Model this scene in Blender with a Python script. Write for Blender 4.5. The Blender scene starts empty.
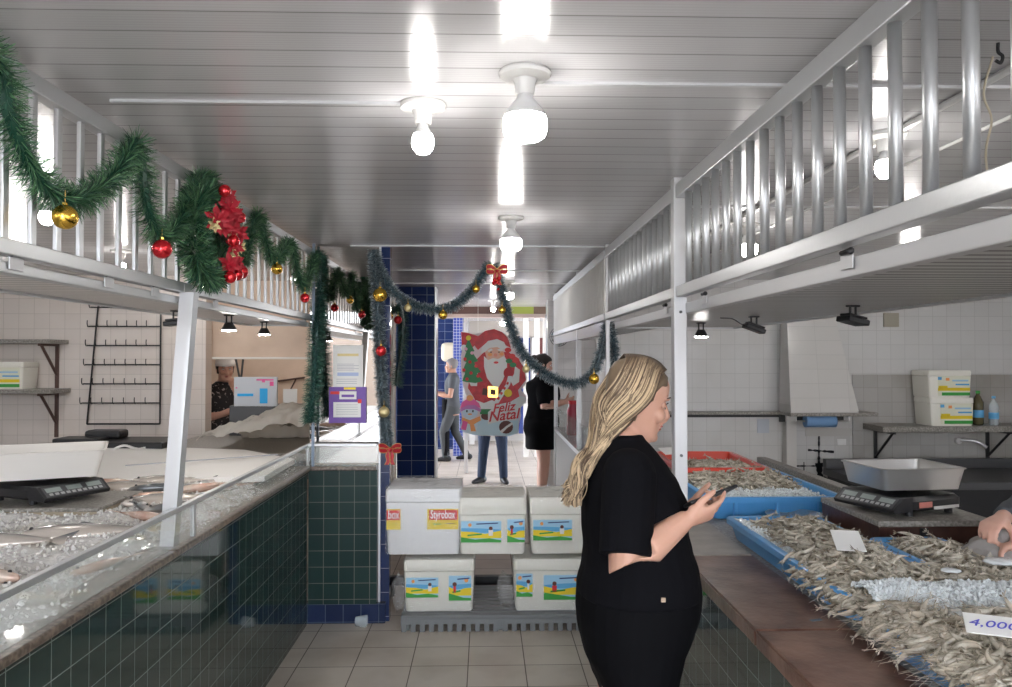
import bpy, bmesh, math, random
from mathutils import Vector, Matrix, Euler, noise
R = random.Random(11)
PI = math.pi
SC = bpy.context.scene
COL = SC.collection
F = 780.0
EYE = 1.65

# ------------------------------------------------------------------ camera
YAW = math.atan((506-485)/F); PITCH = math.atan((358-343.5)/F)
CR = Matrix.Rotation(-YAW, 3, 'Z') @ Matrix.Rotation(PI/2+PITCH, 3, 'X')
cd = bpy.data.cameras.new('camera'); cam = bpy.data.objects.new('camera', cd); COL.objects.link(cam)
cam.location = (0, 0, EYE); cam.rotation_euler = CR.to_euler()
cd.sensor_width = 36; cd.lens = 36*F/1012; cd.clip_start = .02; cd.clip_end = 100
SC.camera = cam

def W(px, py, D):
    """world point seen at a pixel of the photograph, on the vertical plane Y = D"""
    d = CR @ Vector(((px-506)/F, (343.5-py)/F, -1))
    return Vector((0, 0, EYE)) + d*(D/d.y)

def WX(px, py, X):
    d = CR @ Vector(((px-506)/F, (343.5-py)/F, -1))
    return Vector((0, 0, EYE)) + d*(X/d.x)

def WZ(px, py, Z):
    d = CR @ Vector(((px-506)/F, (343.5-py)/F, -1))
    return Vector((0, 0, EYE)) + d*((Z-EYE)/d.z)

# ------------------------------------------------------------------ mesh helpers
def BM(): return bmesh.new()

def box(bm, x0, x1, y0, y1, z0, z1, bev=0, seg=2, M=None):
    c = [(x0,y0,z0),(x1,y0,z0),(x1,y1,z0),(x0,y1,z0),(x0,y0,z1),(x1,y0,z1),(x1,y1,z1),(x0,y1,z1)]
    v = [bm.verts.new(p) for p in c]
    fs = [bm.faces.new([v[i] for i in q]) for q in ((3,2,1,0),(4,5,6,7),(0,1,5,4),(1,2,6,5),(2,3,7,6),(3,0,4,7))]
    vs = v
    if bev:
        es = list({e for f in fs for e in f.edges})
        r = bmesh.ops.bevel(bm, geom=es, offset=bev, segments=seg, affect='EDGES', profile=.5)
        vs = list({x for f in r['faces'] for x in f.verts} | {x for x in v if x.is_valid})
    if M is not None:
        bmesh.ops.transform(bm, matrix=M, verts=vs)
    return vs

def loft(bm, rings, cap=True, closed=True):
    rs = [[bm.verts.new(p) for p in r] for r in rings]
    n = len(rs[0]); fs = []
    for a, b in zip(rs[:-1], rs[1:]):
        for i in range(n if closed else n-1):
            j = (i+1) % n
            fs.append(bm.faces.new((a[i], a[j], b[j], b[i])))
    if cap and closed:
        bm.faces.new(list(reversed(rs[0]))); bm.faces.new(rs[-1])
    return rs

def tube(bm, pts, rad, n=8, ref=None, cap=True, round_=False):
    """tube along a polyline; rad a number or list of numbers or (rx, ry) pairs"""
    pts = [Vector(p) for p in pts]
    if not isinstance(rad, (list,)): rad = [rad]*len(pts)
    rad = [(r, r) if not isinstance(r, tuple) else r for r in rad]
    if round_:
        d0 = (pts[0]-pts[1]).normalized(); d1 = (pts[-1]-pts[-2]).normalized()
        a, b = rad[0], rad[-1]
        pre = [(pts[0]+d0*max(a)*math.sin(t), (a[0]*math.cos(t), a[1]*math.cos(t))) for t in (1.35, .9, .45)]
        post = [(pts[-1]+d1*max(b)*math.sin(t), (b[0]*math.cos(t), b[1]*math.cos(t))) for t in (.45, .9, 1.35)]
        pts = [p for p, _ in pre]+pts+[p for p, _ in post]; rad = [r for _, r in pre]+rad+[r for _, r in post]
    rings = []; u = None
    for i, p in enumerate(pts):
        t = (pts[min(i+1, len(pts)-1)]-pts[max(i-1, 0)])
        t = t.normalized() if t.length > 1e-9 else Vector((0,0,1))
        if u is None:
            r0 = Vector(ref) if ref is not None else (Vector((0,0,1)) if abs(t.z) < .9 else Vector((1,0,0)))
            u = (r0 - t*r0.dot(t)).normalized()
        else:
            u = (u - t*u.dot(t)).normalized()
        w = t.cross(u)
        rings.append([p + u*math.cos(2*PI*k/n)*rad[i][0] + w*math.sin(2*PI*k/n)*rad[i][1] for k in range(n)])
    return loft(bm, rings, cap)

def ball(bm, c, r, u=16, v=10, M=None):
    if not isinstance(r, (tuple, list)): r = (r, r, r)
    m = Matrix.Translation(Vector(c)) @ (M.to_4x4() if M is not None else Matrix.Identity(4)) @ Matrix.Diagonal((r[0], r[1], r[2], 1))
    return bmesh.ops.create_uvsphere(bm, u_segments=u, v_segments=v, radius=1, matrix=m)['verts']

def lathe(bm, prof, c=(0,0,0), n=24, cap=True):
    c = Vector(c)
    rings = [[c+Vector((r*math.cos(2*PI*k/n), r*math.sin(2*PI*k/n), z)) for k in range(n)] for r, z in prof]
    return loft(bm, rings, cap)

def prism(bm, pts, h, M=None):
    """closed outline in XZ extruded along +Y by h"""
    a = [bm.verts.new((x, 0, z)) for x, z in pts]; b = [bm.verts.new((x, h, z)) for x, z in pts]
    n = len(pts)
    bm.faces.new(a); bm.faces.new(list(reversed(b)))
    for i in range(n): bm.faces.new((a[i], b[i], b[(i+1)%n], a[(i+1)%n]))
    if M is not None: bmesh.ops.transform(bm, matrix=M, verts=a+b)
    return a+b

def crom(P, per=8):
    P = [Vector(p) for p in P]; Q = [P[0]*2-P[1]]+P+[P[-1]*2-P[-2]]; out = []
    for i in range(1, len(Q)-2):
        for k in range(per):
            t = k/per; a, b, c, d = Q[i-1], Q[i], Q[i+1], Q[i+2]
            out.append(.5*((2*b)+(c-a)*t+(2*a-5*b+4*c-d)*t*t+(-a+3*b-3*c+d)*t**3))
    out.append(P[-1]); return out

def obj(name, bm, mat, parent=None, loc=None, smooth=False, rot=None, recalc=True):
    if recalc: bmesh.ops.recalc_face_normals(bm, faces=bm.faces[:])
    me = bpy.data.meshes.new(name); bm.to_mesh(me); bm.free()
    mats = mat if isinstance(mat, (list, tuple)) else [mat]
    for m in mats: me.materials.append(m)
    if smooth: me.polygons.foreach_set('use_smooth', [True]*len(me.polygons))
    o = bpy.data.objects.new(name, me); COL.objects.link(o)
    if parent is not None: o.parent = parent
    if loc is not None: o.location = loc
    if rot is not None: o.rotation_euler = rot
    return o

def smooth_by(o, deg=40):
    me = o.data; me.polygons.foreach_set('use_smooth', [True]*len(me.polygons))
    try: me.set_sharp_from_angle(angle=math.radians(deg))
    except Exception: pass
    return o

def tag(o, label, cat, group=None, kind=None):
    o['label'] = label; o['category'] = cat
    if group: o['group'] = group
    if kind: o['kind'] = kind
    return o

def thing(name, label, cat, loc=(0,0,0), rz=0, group=None):
    o = bpy.data.objects.new(name, None); COL.objects.link(o); o.location = loc; o.rotation_euler = (0,0,rz)
    o.empty_display_size = .05
    return tag(o, label, cat, group)

def struct(name, bm, mat, parent=None):
    o = obj(name, bm, mat, parent)
    if parent is None: o['kind'] = 'structure'
    return o

def dup(root, loc, rz=None, label=None, group=None, scale=None):
    r = root.copy(); COL.objects.link(r); r.location = loc
    if rz is not None: r.rotation_euler = (0,0,rz)
    if label: r['label'] = label
    if group: r['group'] = group
    if scale: r.scale = (scale,)*3
    for ch in list(root.children):
        c = ch.copy(); COL.objects.link(c); c.parent = r
        for g in ch.children:
            d = g.copy(); COL.objects.link(d); d.parent = c
    return r

def text_obj(name, body, size, mat, parent=None, loc=(0,0,0), rot=(0,0,0), ext=.0006, align='CENTER', shear=0, bold=0, sx=1):
    c = bpy.data.curves.new('t', 'FONT'); c.body = body; c.size = size; c.extrude = ext; c.align_x = align; c.align_y = 'CENTER'
    c.shear = shear; c.offset = bold; c.resolution_u = 3
    t = bpy.data.objects.new('t', c); COL.objects.link(t)
    dg = bpy.context.evaluated_depsgraph_get()
    me = bpy.data.meshes.new_from_object(t.evaluated_get(dg)); bpy.data.objects.remove(t)
    me.materials.clear(); me.materials.append(mat)
    o = bpy.data.objects.new(name, me); COL.objects.link(o); o.parent = parent; o.location = loc; o.rotation_euler = rot
    o.scale = (sx, 1, 1)
    return o

def remesh(bm, vox, it=2, fac=.5):
    me = bpy.data.meshes.new('t'); bmesh.ops.recalc_face_normals(bm, faces=bm.faces[:]); bm.to_mesh(me); bm.free()
    o = bpy.data.objects.new('t', me); COL.objects.link(o)
    m = o.modifiers.new('r', 'REMESH'); m.mode = 'VOXEL'; m.voxel_size = vox
    if it:
        s = o.modifiers.new('s', 'SMOOTH'); s.factor = fac; s.iterations = it
    dg = bpy.context.evaluated_depsgraph_get()
    r = bpy.data.meshes.new_from_object(o.evaluated_get(dg))
    bpy.data.objects.remove(o)
    b = bmesh.new(); b.from_mesh(r); return b

# ------------------------------------------------------------------ materials
def mat(name, c, rough=.5, metal=0, spec=.5, bump=None, var=None, trans=0, alpha=1, emis=None, coat=0, sss=0, ior=1.45, coatr=.05):
    """bump=(scale, strength), var=(scale, colour2, lo, hi)"""
    m = bpy.data.materials.new(name); m.use_nodes = True
    nt = m.node_tree; b = nt.nodes['Principled BSDF']; L = nt.links.new
    b.inputs['Base Color'].default_value = (*c, 1); b.inputs['Roughness'].default_value = rough
    b.inputs['Metallic'].default_value = metal; b.inputs['Specular IOR Level'].default_value = spec
    b.inputs['Transmission Weight'].default_value = trans; b.inputs['Alpha'].default_value = alpha
    b.inputs['Coat Weight'].default_value = coat; b.inputs['Coat Roughness'].default_value = coatr; b.inputs['IOR'].default_value = ior
    if sss: b.inputs['Subsurface Weight'].default_value = sss; b.inputs['Subsurface Radius'].default_value = (.01,.005,.003)
    if emis:
        b.inputs['Emission Color'].default_value = (*emis[0], 1); b.inputs['Emission Strength'].default_value = emis[1]
    tc = None
    if bump or var:
        tc = nt.nodes.new('ShaderNodeTexCoord')
    if bump:
        n = nt.nodes.new('ShaderNodeTexNoise'); n.inputs['Scale'].default_value = bump[0]; n.inputs['Detail'].default_value = 4
        L(tc.outputs['Object'], n.inputs['Vector'])
        u = nt.nodes.new('ShaderNodeBump'); u.inputs['Strength'].default_value = bump[1]; u.inputs['Distance'].default_value = .004
        L(n.outputs['Fac'], u.inputs['Height']); L(u.outputs['Normal'], b.inputs['Normal'])
    if var:
        n = nt.nodes.new('ShaderNodeTexNoise'); n.inputs['Scale'].default_value = var[0]; n.inputs['Detail'].default_value = 5
        L(tc.outputs['Object'], n.inputs['Vector'])
        r = nt.nodes.new('ShaderNodeValToRGB'); r.color_ramp.elements[0].position = var[2]; r.color_ramp.elements[1].position = var[3]
        r.color_ramp.elements[0].color = (*c, 1); r.color_ramp.elements[1].color = (*var[1], 1)
        L(n.outputs['Fac'], r.inputs['Fac']); L(r.outputs['Color'], b.inputs['Base Color'])
    return m

def tiles(name, c1, c2, grout, size, plane='xz', off=(0,0), gap=.004, rough=.15, grough=.6, dirt=None, coat=0, spec=.5, bumpd=.6):
    m = bpy.data.materials.new(name); m.use_nodes = True
    nt = m.node_tree; b = nt.nodes['Principled BSDF']; L = nt.links.new
    tc = nt.nodes.new('ShaderNodeTexCoord'); sp = nt.nodes.new('ShaderNodeSeparateXYZ'); cb = nt.nodes.new('ShaderNodeCombineXYZ')
    L(tc.outputs['Object'], sp.inputs[0])
    ax = {'x':0,'y':1,'z':2}
    for k in (0,1):
        a = nt.nodes.new('ShaderNodeMath'); a.operation = 'SUBTRACT'; a.inputs[1].default_value = off[k]-50*size[k]
        L(sp.outputs[ax[plane[k]]], a.inputs[0]); L(a.outputs[0], cb.inputs[k])
    br = nt.nodes.new('ShaderNodeTexBrick'); br.offset = 0; br.squash = 1
    br.inputs['Scale'].default_value = 1; br.inputs['Brick Width'].default_value = size[0]; br.inputs['Row Height'].default_value = size[1]
    br.inputs['Mortar Size'].default_value = gap/2; br.inputs['Mortar Smooth'].default_value = .15; br.inputs['Bias'].default_value = 0
    br.inputs['Color1'].default_value = (*c1,1); br.inputs['Color2'].default_value = (*c2,1); br.inputs['Mortar'].default_value = (*grout,1)
    L(cb.outputs[0], br.inputs['Vector'])
    colout = br.outputs['Color']
    if dirt:   # (scale, colour, lo, hi)
        n = nt.nodes.new('ShaderNodeTexNoise'); n.inputs['Scale'].default_value = dirt[0]; n.inputs['Detail'].default_value = 6
        L(tc.outputs['Object'], n.inputs['Vector'])
        r = nt.nodes.new('ShaderNodeMapRange'); r.inputs[1].default_value = dirt[2]; r.inputs[2].default_value = dirt[3]
        L(n.outputs['Fac'], r.inputs[0])
        x = nt.nodes.new('ShaderNodeMix'); x.data_type = 'RGBA'; x.blend_type = 'MULTIPLY'
        L(r.outputs[0], x.inputs['Factor']); L(colout, x.inputs['A']); x.inputs['B'].default_value = (*dirt[1],1)
        colout = x.outputs['Result']
    L(colout, b.inputs['Base Color'])
    rr = nt.nodes.new('ShaderNodeMapRange'); rr.inputs[3].default_value = rough; rr.inputs[4].default_value = grough
    L(br.outputs['Fac'], rr.inputs[0]); L(rr.outputs[0], b.inputs['Roughness'])
    u = nt.nodes.new('ShaderNodeBump'); u.invert = True; u.inputs['Strength'].default_value = bumpd; u.inputs['Distance'].default_value = .002
    L(br.outputs['Fac'], u.inputs['Height']); L(u.outputs['Normal'], b.inputs['Normal'])
    b.inputs['Coat Weight'].default_value = coat; b.inputs['Coat Roughness'].default_value = .03; b.inputs['Specular IOR Level'].default_value = spec
    return m

def planks(name, c, axis, period, groove, rough=.25, ribs=0, ribh=.3, gcol=(.2,.2,.2), off=0, spec=.5):
    """PVC lining boards: grooves across `axis`, fine ribs parallel with them"""
    m = bpy.data.materials.new(name); m.use_nodes = True
    nt = m.node_tree; b = nt.nodes['Principled BSDF']; L = nt.links.new
    def mth(op, a, bb=None, cl=False):
        n = nt.nodes.new('ShaderNodeMath'); n.operation = op; n.use_clamp = cl
        for i, v in enumerate((a, bb)):
            if v is None: continue
            if isinstance(v, (int, float)): n.inputs[i].default_value = v
            else: L(v, n.inputs[i])
        return n.outputs[0]
    tc = nt.nodes.new('ShaderNodeTexCoord'); sp = nt.nodes.new('ShaderNodeSeparateXYZ'); L(tc.outputs['Object'], sp.inputs[0])
    co = sp.outputs[{'x':0,'y':1,'z':2}[axis]]
    a = mth('ADD', co, 50*period+off)
    ph = mth('MODULO', a, period)                       # 0..period
    d = mth('ABSOLUTE', mth('SUBTRACT', ph, period/2))   # 0 centre .. period/2 edge
    g = mth('GREATER_THAN', d, period/2-groove/2)
    # random tint per board
    idx = mth('FLOOR', mth('DIVIDE', a, period))
    wn = nt.nodes.new('ShaderNodeTexWhiteNoise'); wn.noise_dimensions = '1D'; L(idx, wn.inputs['W'])
    tv = mth('ADD', mth('MULTIPLY', wn.outputs['Value'], .1), .93)
    hs = nt.nodes.new('ShaderNodeMix'); hs.data_type = 'RGBA'; hs.blend_type = 'MULTIPLY'; hs.inputs['Factor'].default_value = 1
    hs.inputs['A'].default_value = (*c,1)
    cc = nt.nodes.new('ShaderNodeCombineColor'); L(tv, cc.inputs[0]); L(tv, cc.inputs[1]); L(tv, cc.inputs[2]); L(cc.outputs[0], hs.inputs['B'])
    x = nt.nodes.new('ShaderNodeMix'); x.data_type = 'RGBA'; L(g, x.inputs['Factor']); L(hs.outputs['Result'], x.inputs['A']); x.inputs['B'].default_value = (*gcol,1)
    L(x.outputs['Result'], b.inputs['Base Color'])
    b.inputs['Roughness'].default_value = rough; b.inputs['Specular IOR Level'].default_value = spec
    h = mth('MULTIPLY', g, -1.0)
    if ribs:
        s = mth('SINE', mth('MULTIPLY', a, 2*PI/ribs))
        h = mth('ADD', h, mth('MULTIPLY', s, ribh))
    u = nt.nodes.new('ShaderNodeBump'); u.inputs['Strength'].default_value = .8; u.inputs['Distance'].default_value = .0012
    L(h, u.inputs['Height']); L(u.outputs['Normal'], b.inputs['Normal'])
    return m

def attr_mat(name, ca, cb, rough=.5, metal=0, attr='tint', sheen=0, spec=.5):
    m = bpy.data.materials.new(name); m.use_nodes = True
    nt = m.node_tree; b = nt.nodes['Principled BSDF']; L = nt.links.new
    a = nt.nodes.new('ShaderNodeAttribute'); a.attribute_name = attr
    x = nt.nodes.new('ShaderNodeMix'); x.data_type = 'RGBA'; x.inputs['A'].default_value = (*ca,1); x.inputs['B'].default_value = (*cb,1)
    L(a.outputs['Fac'], x.inputs['Factor']); L(x.outputs['Result'], b.inputs['Base Color'])
    b.inputs['Roughness'].default_value = rough; b.inputs['Metallic'].default_value = metal; b.inputs['Specular IOR Level'].default_value = spec
    return m

M = {}
M['ceiling'] = planks('pvc ceiling boards', (.58,.57,.58), 'y', .1, .0045, .2, ribs=.0125, ribh=.14, gcol=(.27,.265,.26), spec=.5)
M['deck_under'] = planks('pvc deck boards', (.54,.53,.52), 'y', .055, .020, .3, ribs=.0125, ribh=.2, gcol=(.07,.065,.06))
M['deck_under_l'] = planks('pvc deck boards pale', (.72,.67,.64), 'y', .055, .012, .3, ribs=.0125, ribh=.2, gcol=(.32,.28,.26))
M['alu'] = mat('brushed aluminium', (.56,.57,.58), .34, .65, bump=(90,.08))
M['alu_white'] = mat('pale aluminium', (.56,.56,.57), .38, .3)
M['floor'] = tiles('floor tiles', (.52,.465,.41), (.57,.51,.45), (.13,.11,.09), (.305,.275), 'xy', (-.09,4.22), .006, .38, dirt=(2.2,(.72,.68,.64),.45,.75))
M['wall_r'] = tiles('white wall tiles upper', (.64,.63,.62), (.66,.65,.64), (.48,.47,.46), (.13,.13), 'xz', (.05,.08), .004, .2, dirt=(1.3,(.86,.84,.8),.5,.8), bumpd=.3)
M['wall_rb'] = tiles('grey wall tiles lower', (.40,.385,.36), (.44,.42,.40), (.28,.27,.25), (.13,.13), 'xz', (.05,.08), .004, .25, dirt=(1.5,(.7,.66,.6),.45,.8), bumpd=.3)
M['wall_l'] = tiles('warm white wall tiles', (.70,.63,.585), (.73,.66,.61), (.50,.44,.40), (.13,.13), 'xz', (.03,.08), .004, .18, dirt=(1.2,(.9,.86,.82),.5,.8), bumpd=.3)
M['wall_side'] = tiles('white side wall tiles', (.66,.63,.61), (.68,.65,.63), (.48,.46,.44), (.13,.13), 'yz', (.03,.08), .004, .2, bumpd=.3)
M['greentile'] = tiles('dark green glossy tiles', (.012,.034,.032), (.016,.042,.038), (.20,.21,.19), (.095,.1), 'yz', (0,.03), .0032, .06, grough=.35, coat=.15, spec=.45, bumpd=.25)
M['bluetile'] = tiles('dark blue glossy tiles', (.010,.022,.085), (.014,.03,.11), (.25,.30,.38), (.15,.15), 'xz', (.02,.03), .004, .10, coat=.05, spec=.3)
M['bluetile2'] = tiles('small blue tiles', (.04,.06,.28), (.05,.08,.34), (.45,.48,.6), (.05,.05), 'xz', (.02,.03), .005, .2)
M['blueplinth'] = tiles('blue plinth tiles', (.012,.022,.07), (.016,.03,.09), (.10,.14,.2), (.11,.11), 'xz', (.0,.01), .004, .12, spec=.25)
M['mirror'] = mat('tinted mirror', (.62,.59,.57), .015, 1)
M['granite'] = mat('brown granite', (.09,.065,.05), .3, var=(60,(.22,.17,.13),.42,.62), coat=.3)
M['graystone'] = mat('grey granite', (.20,.185,.165), .4, var=(80,(.36,.34,.31),.4,.65), bump=(60,.2))
M['wood'] = mat('wet stained timber ledge', (.10,.045,.032), .28, var=(6,(.27,.155,.115),.38,.68), bump=(40,.35), coat=.35, coatr=.25)
M['wood_pale'] = mat('worn timber patch', (.30,.27,.24), .45, var=(9,(.42,.38,.34),.35,.7), bump=(50,.3))
M['darkwood'] = mat('dark brown block side', (.045,.017,.012), .28, var=(12,(.075,.03,.02),.4,.7), bump=(60,.2))
M['white'] = mat('white enamel', (.78,.77,.75), .35)
M['offwhite'] = mat('white plaster', (.70,.68,.65), .6, bump=(20,.2))
M['beige'] = mat('warm beige plaster', (.72,.56,.44), .5, var=(4,(.62,.47,.36),.4,.8))
M['porc'] = mat('white porcelain', (.78,.77,.75), .25, coat=.3)
M['black'] = mat('black plastic', (.015,.015,.017), .4)
M['blackm'] = mat('black painted metal', (.02,.02,.022), .35, .2)
M['brownm'] = mat('rusty brown bracket', (.10,.055,.045), .5, bump=(60,.3))
M['darkgrey'] = mat('dark grey steel', (.09,.09,.095), .4, .4)
M['styro'] = mat('white expanded foam', (.88,.88,.89), .55, bump=(160,.35))
M['styro2'] = mat('cream expanded foam', (.88,.86,.78), .55, bump=(160,.35))
M['blueplastic'] = mat('blue plastic bin', (.09,.34,.70), .32, bump=(20,.08), coat=.2)
M['redplastic'] = mat('red plastic tray', (.62,.06,.035), .3, coat=.2)
M['steel'] = mat('brushed steel', (.62,.61,.60), .3, .85, bump=(80,.12))
M['wtray'] = mat('white plastic tray', (.80,.76,.71), .35, sss=.0)
M['glass'] = mat('clear counter glass', (.80,.87,.84), .03, alpha=.22, spec=.8)
M['ice'] = mat('crushed ice', (.84,.88,.90), .14, trans=.18, ior=1.31, bump=(120,.8), coat=.5)
M['ice_w'] = mat('crushed ice warm', (.84,.82,.80), .16, trans=.15, ior=1.31, bump=(120,.8), coat=.4, var=(7,(.72,.66,.58),.5,.75))
M['paper'] = mat('white paper', (.80,.79,.77), .6)
M['plasticbag'] = None
M['ink'] = mat('blue ink', (.10,.10,.55), .5)
M['gold'] = mat('gold bauble', (.85,.52,.08), .16, .95)
M['palegold'] = mat('pale gold glitter bauble', (.72,.60,.32), .35, .7, bump=(300,.6))
M['redball'] = mat('red bauble', (.72,.02,.03), .14, .6, coat=.6)
M['redcloth'] = mat('red ribbon', (.45,.012,.025), .45)
M['goldcloth'] = mat('gold ribbon edge', (.75,.50,.16), .3, .7)
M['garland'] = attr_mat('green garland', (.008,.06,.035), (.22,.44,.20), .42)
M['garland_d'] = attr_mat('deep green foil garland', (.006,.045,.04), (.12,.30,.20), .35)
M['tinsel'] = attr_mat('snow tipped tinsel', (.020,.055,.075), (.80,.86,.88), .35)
M['skin'] = mat('skin', (.56,.31,.225), .48, sss=.12, var=(9,(.62,.36,.27),.35,.7), bump=(220,.06))
M['skin2'] = mat('skin tan', (.38,.20,.14), .5, sss=.1)
M['skin3'] = mat('skin fair', (.62,.36,.28), .45, sss=.12)
M['blackcloth'] = mat('black cotton', (.0035,.0035,.005), .85, spec=.12, bump=(25,.25))
M['blackcloth2'] = mat('black skirt fabric', (.0025,.0025,.0035), .8, spec=.12, bump=(18,.25))
M['greycloth'] = mat('grey shirt cloth', (.06,.065,.075), .8)
M['jeans'] = mat('navy denim', (.02,.035,.075), .8)
M['trouser'] = mat('grey trousers', (.05,.055,.06), .85)
M['speckle'] = mat('black blouse with pale flecks', (.02,.018,.02), .8, var=(38,(.45,.38,.36),.60,.64))
M['shoe'] = mat('black shoes', (.015,.015,.018), .4)
M['screen'] = mat('dark phone glass', (.02,.022,.03), .08, coat=.5)
M['hair'] = attr_mat('blonde highlighted hair', (.075,.047,.032), (.66,.50,.32), .45, spec=.3)
M['darkhair'] = mat('dark hair', (.02,.014,.012), .5)
M['greyhair'] = mat('grey hair', (.16,.15,.15), .6)
M['eye'] = mat('eye white', (.8,.78,.76), .2)
M['lip'] = mat('lip', (.42,.13,.12), .45)
M['purple'] = mat('purple poster', (.16,.07,.36), .4)
M['yellow'] = mat('yellow print', (.86,.66,.03), .45)
M['red'] = mat('red print', (.70,.03,.03), .45)
M['sky'] = mat('sky blue print', (.36,.62,.82), .45)
M['seablue'] = mat('sea blue print', (.12,.42,.72), .45)
M['green'] = mat('green print', (.05,.36,.06), .45)
M['orange'] = mat('orange print', (.88,.36,.12), .45)
M['cyan'] = mat('cyan print', (.02,.42,.85), .4)
M['magenta'] = mat('pink print', (.85,.12,.36), .4)
M['pinkish'] = mat('pink print pale', (.82,.42,.55), .4)
M['brownp'] = mat('brown print', (.12,.035,.03), .5)
M['greyp'] = mat('grey print', (.45,.45,.5), .6)
M['navyp'] = mat('navy print', (.03,.05,.2), .5)
M['treegreen'] = mat('printed tree green', (.03,.22,.07), .45)
M['facep'] = mat('printed skin tone', (.80,.45,.33), .45)
M['poin'] = mat('poinsettia red cloth', (.42,.010,.025), .5)
M['redred'] = mat('printed suit red', (.66,.02,.03), .4, var=(14,(.50,.01,.02),.4,.6))
M['clearpet'] = mat('clear bottle plastic', (.75,.85,.9), .05, alpha=.35, spec=.8)
M['bluepaper'] = mat('blue paper towel', (.16,.30,.52), .7)
M['dirty'] = mat('bare black mortar', (.02,.02,.025), .8)
M['greyplastic'] = mat('grey plastic pallet', (.20,.21,.22), .45)
M['bulb_glow'] = mat('lit bulb diffuser', (1,1,1), .3, emis=((1,.97,.93), 46))
M['spot_glow'] = mat('lit spot lens', (1,1,1), .3, emis=((1,.97,.92), 120))
M['bulb_neck'] = mat('bulb heat sink white', (.70,.70,.70), .4)

def bagmat():
    m = bpy.data.materials.new('thin clear bag'); m.use_nodes = True; nt = m.node_tree; L = nt.links.new
    b = nt.nodes['Principled BSDF']; b.inputs['Base Color'].default_value = (.97,.97,.98,1); b.inputs['Roughness'].default_value = .18
    b.inputs['Alpha'].default_value = .15; b.inputs['Specular IOR Level'].default_value = .7
    tc = nt.nodes.new('ShaderNodeTexCoord'); n = nt.nodes.new('ShaderNodeTexNoise'); n.inputs['Scale'].default_value = 16; n.inputs['Detail'].default_value = 5; n.inputs['Distortion'].default_value = 1.2
    u = nt.nodes.new('ShaderNodeBump'); u.inputs['Strength'].default_value = 1; u.inputs['Distance'].default_value = .03
    L(tc.outputs['Object'], n.inputs['Vector']); L(n.outputs['Fac'], u.inputs['Height']); L(u.outputs['Normal'], b.inputs['Normal'])
    return m
M['plasticbag'] = bagmat()

def shrimpmat():
    m = bpy.data.materials.new('raw shrimp shell'); m.use_nodes = True; nt = m.node_tree; L = nt.links.new
    b = nt.nodes['Principled BSDF']; tc = nt.nodes.new('ShaderNodeTexCoord'); g = nt.nodes.new('ShaderNodeNewGeometry')
    oi = nt.nodes.new('ShaderNodeObjectInfo')
    n = nt.nodes.new('ShaderNodeTexNoise'); n.inputs['Scale'].default_value = 26; n.inputs['Detail'].default_value = 3
    L(g.outputs['Position'], n.inputs['Vector'])
    add = nt.nodes.new('ShaderNodeMath'); add.operation = 'MULTIPLY_ADD'; add.inputs[1].default_value = .22; L(oi.outputs['Random'], add.inputs[0]); L(n.outputs['Fac'], add.inputs[2])
    r = nt.nodes.new('ShaderNodeValToRGB'); e = r.color_ramp.elements
    e[0].position = .38; e[0].color = (.17,.13,.09,1); e[1].position = .80; e[1].color = (.66,.57,.46,1)
    x = e.new(.52); x.color = (.36,.325,.26,1); x = e.new(.64); x.color = (.54,.49,.41,1)
    L(add.outputs[0], r.inputs['Fac']); L(r.outputs['Color'], b.inputs['Base Color'])
    b.inputs['Roughness'].default_value = .22; b.inputs['Coat Weight'].default_value = .6; b.inputs['Coat Roughness'].default_value = .08
    b.inputs['Subsurface Weight'].default_value = .0
    n2 = nt.nodes.new('ShaderNodeTexNoise'); n2.inputs['Scale'].default_value = 220
    L(g.outputs['Position'], n2.inputs['Vector'])
    u = nt.nodes.new('ShaderNodeBump'); u.inputs['Strength'].default_value = .5; u.inputs['Distance'].default_value = .002
    L(n2.outputs['Fac'], u.inputs['Height']); L(u.outputs['Normal'], b.inputs['Normal'])
    return m
M['shrimp'] = shrimpmat()
def fishmat():
    m = mat('silver fish skin', (.42,.43,.43), .22, .35, coat=.5); nt = m.node_tree; L = nt.links.new; b = nt.nodes['Principled BSDF']
    g = nt.nodes.new('ShaderNodeTexCoord'); s = nt.nodes.new('ShaderNodeSeparateXYZ'); L(g.outputs['Object'], s.inputs[0])
    r = nt.nodes.new('ShaderNodeValToRGB'); e = r.color_ramp.elements; e[0].color = (.70,.62,.55,1); e[1].color = (.16,.17,.18,1)
    mr = nt.nodes.new('ShaderNodeMapRange'); mr.inputs[1].default_value = -.02; mr.inputs[2].default_value = .03; L(s.outputs[2], mr.inputs[0]); L(mr.outputs[0], r.inputs['Fac']); L(r.outputs['Color'], b.inputs['Base Color'])
    return m
M['fish'] = fishmat()
M['fishpink'] = mat('reddish fish skin', (.60,.36,.28), .25, .2, coat=.5, var=(20,(.68,.55,.46),.35,.65))
# ------------------------------------------------------------------ the setting
CEIL = 2.36
bm = BM(); box(bm, -5, 5, -6, 17, -.1, 0); struct('floor', bm, M['floor'])
bm = BM(); box(bm, -5, 5, -2.2, 15.7, CEIL, CEIL+.08); struct('ceiling', bm, M['ceiling'])
bm = BM(); box(bm, -5, -1.3, -6.1, -6, 0, CEIL); box(bm, 1.3, 5, -6.1, -6, 0, CEIL); struct('wall_sky_screen', bm, mat('sky screen brown', (.22,.18,.15), .7))  # unseen walls added behind the camera, keeping bright sky out of the mirror
bm = BM(); box(bm, -5, -2.41, 6.8, 6.95, 0, CEIL); struct('wall_back_left', bm, M['wall_l'])
bm = BM(); box(bm, -5, -1.02, 8.9, 9.0, 0, CEIL); struct('wall_left_recess', bm, M['beige'])
bm = BM(); box(bm, -5.1, -5, -6, 9, 0, CEIL); struct('wall_left', bm, M['wall_side'])
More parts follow.
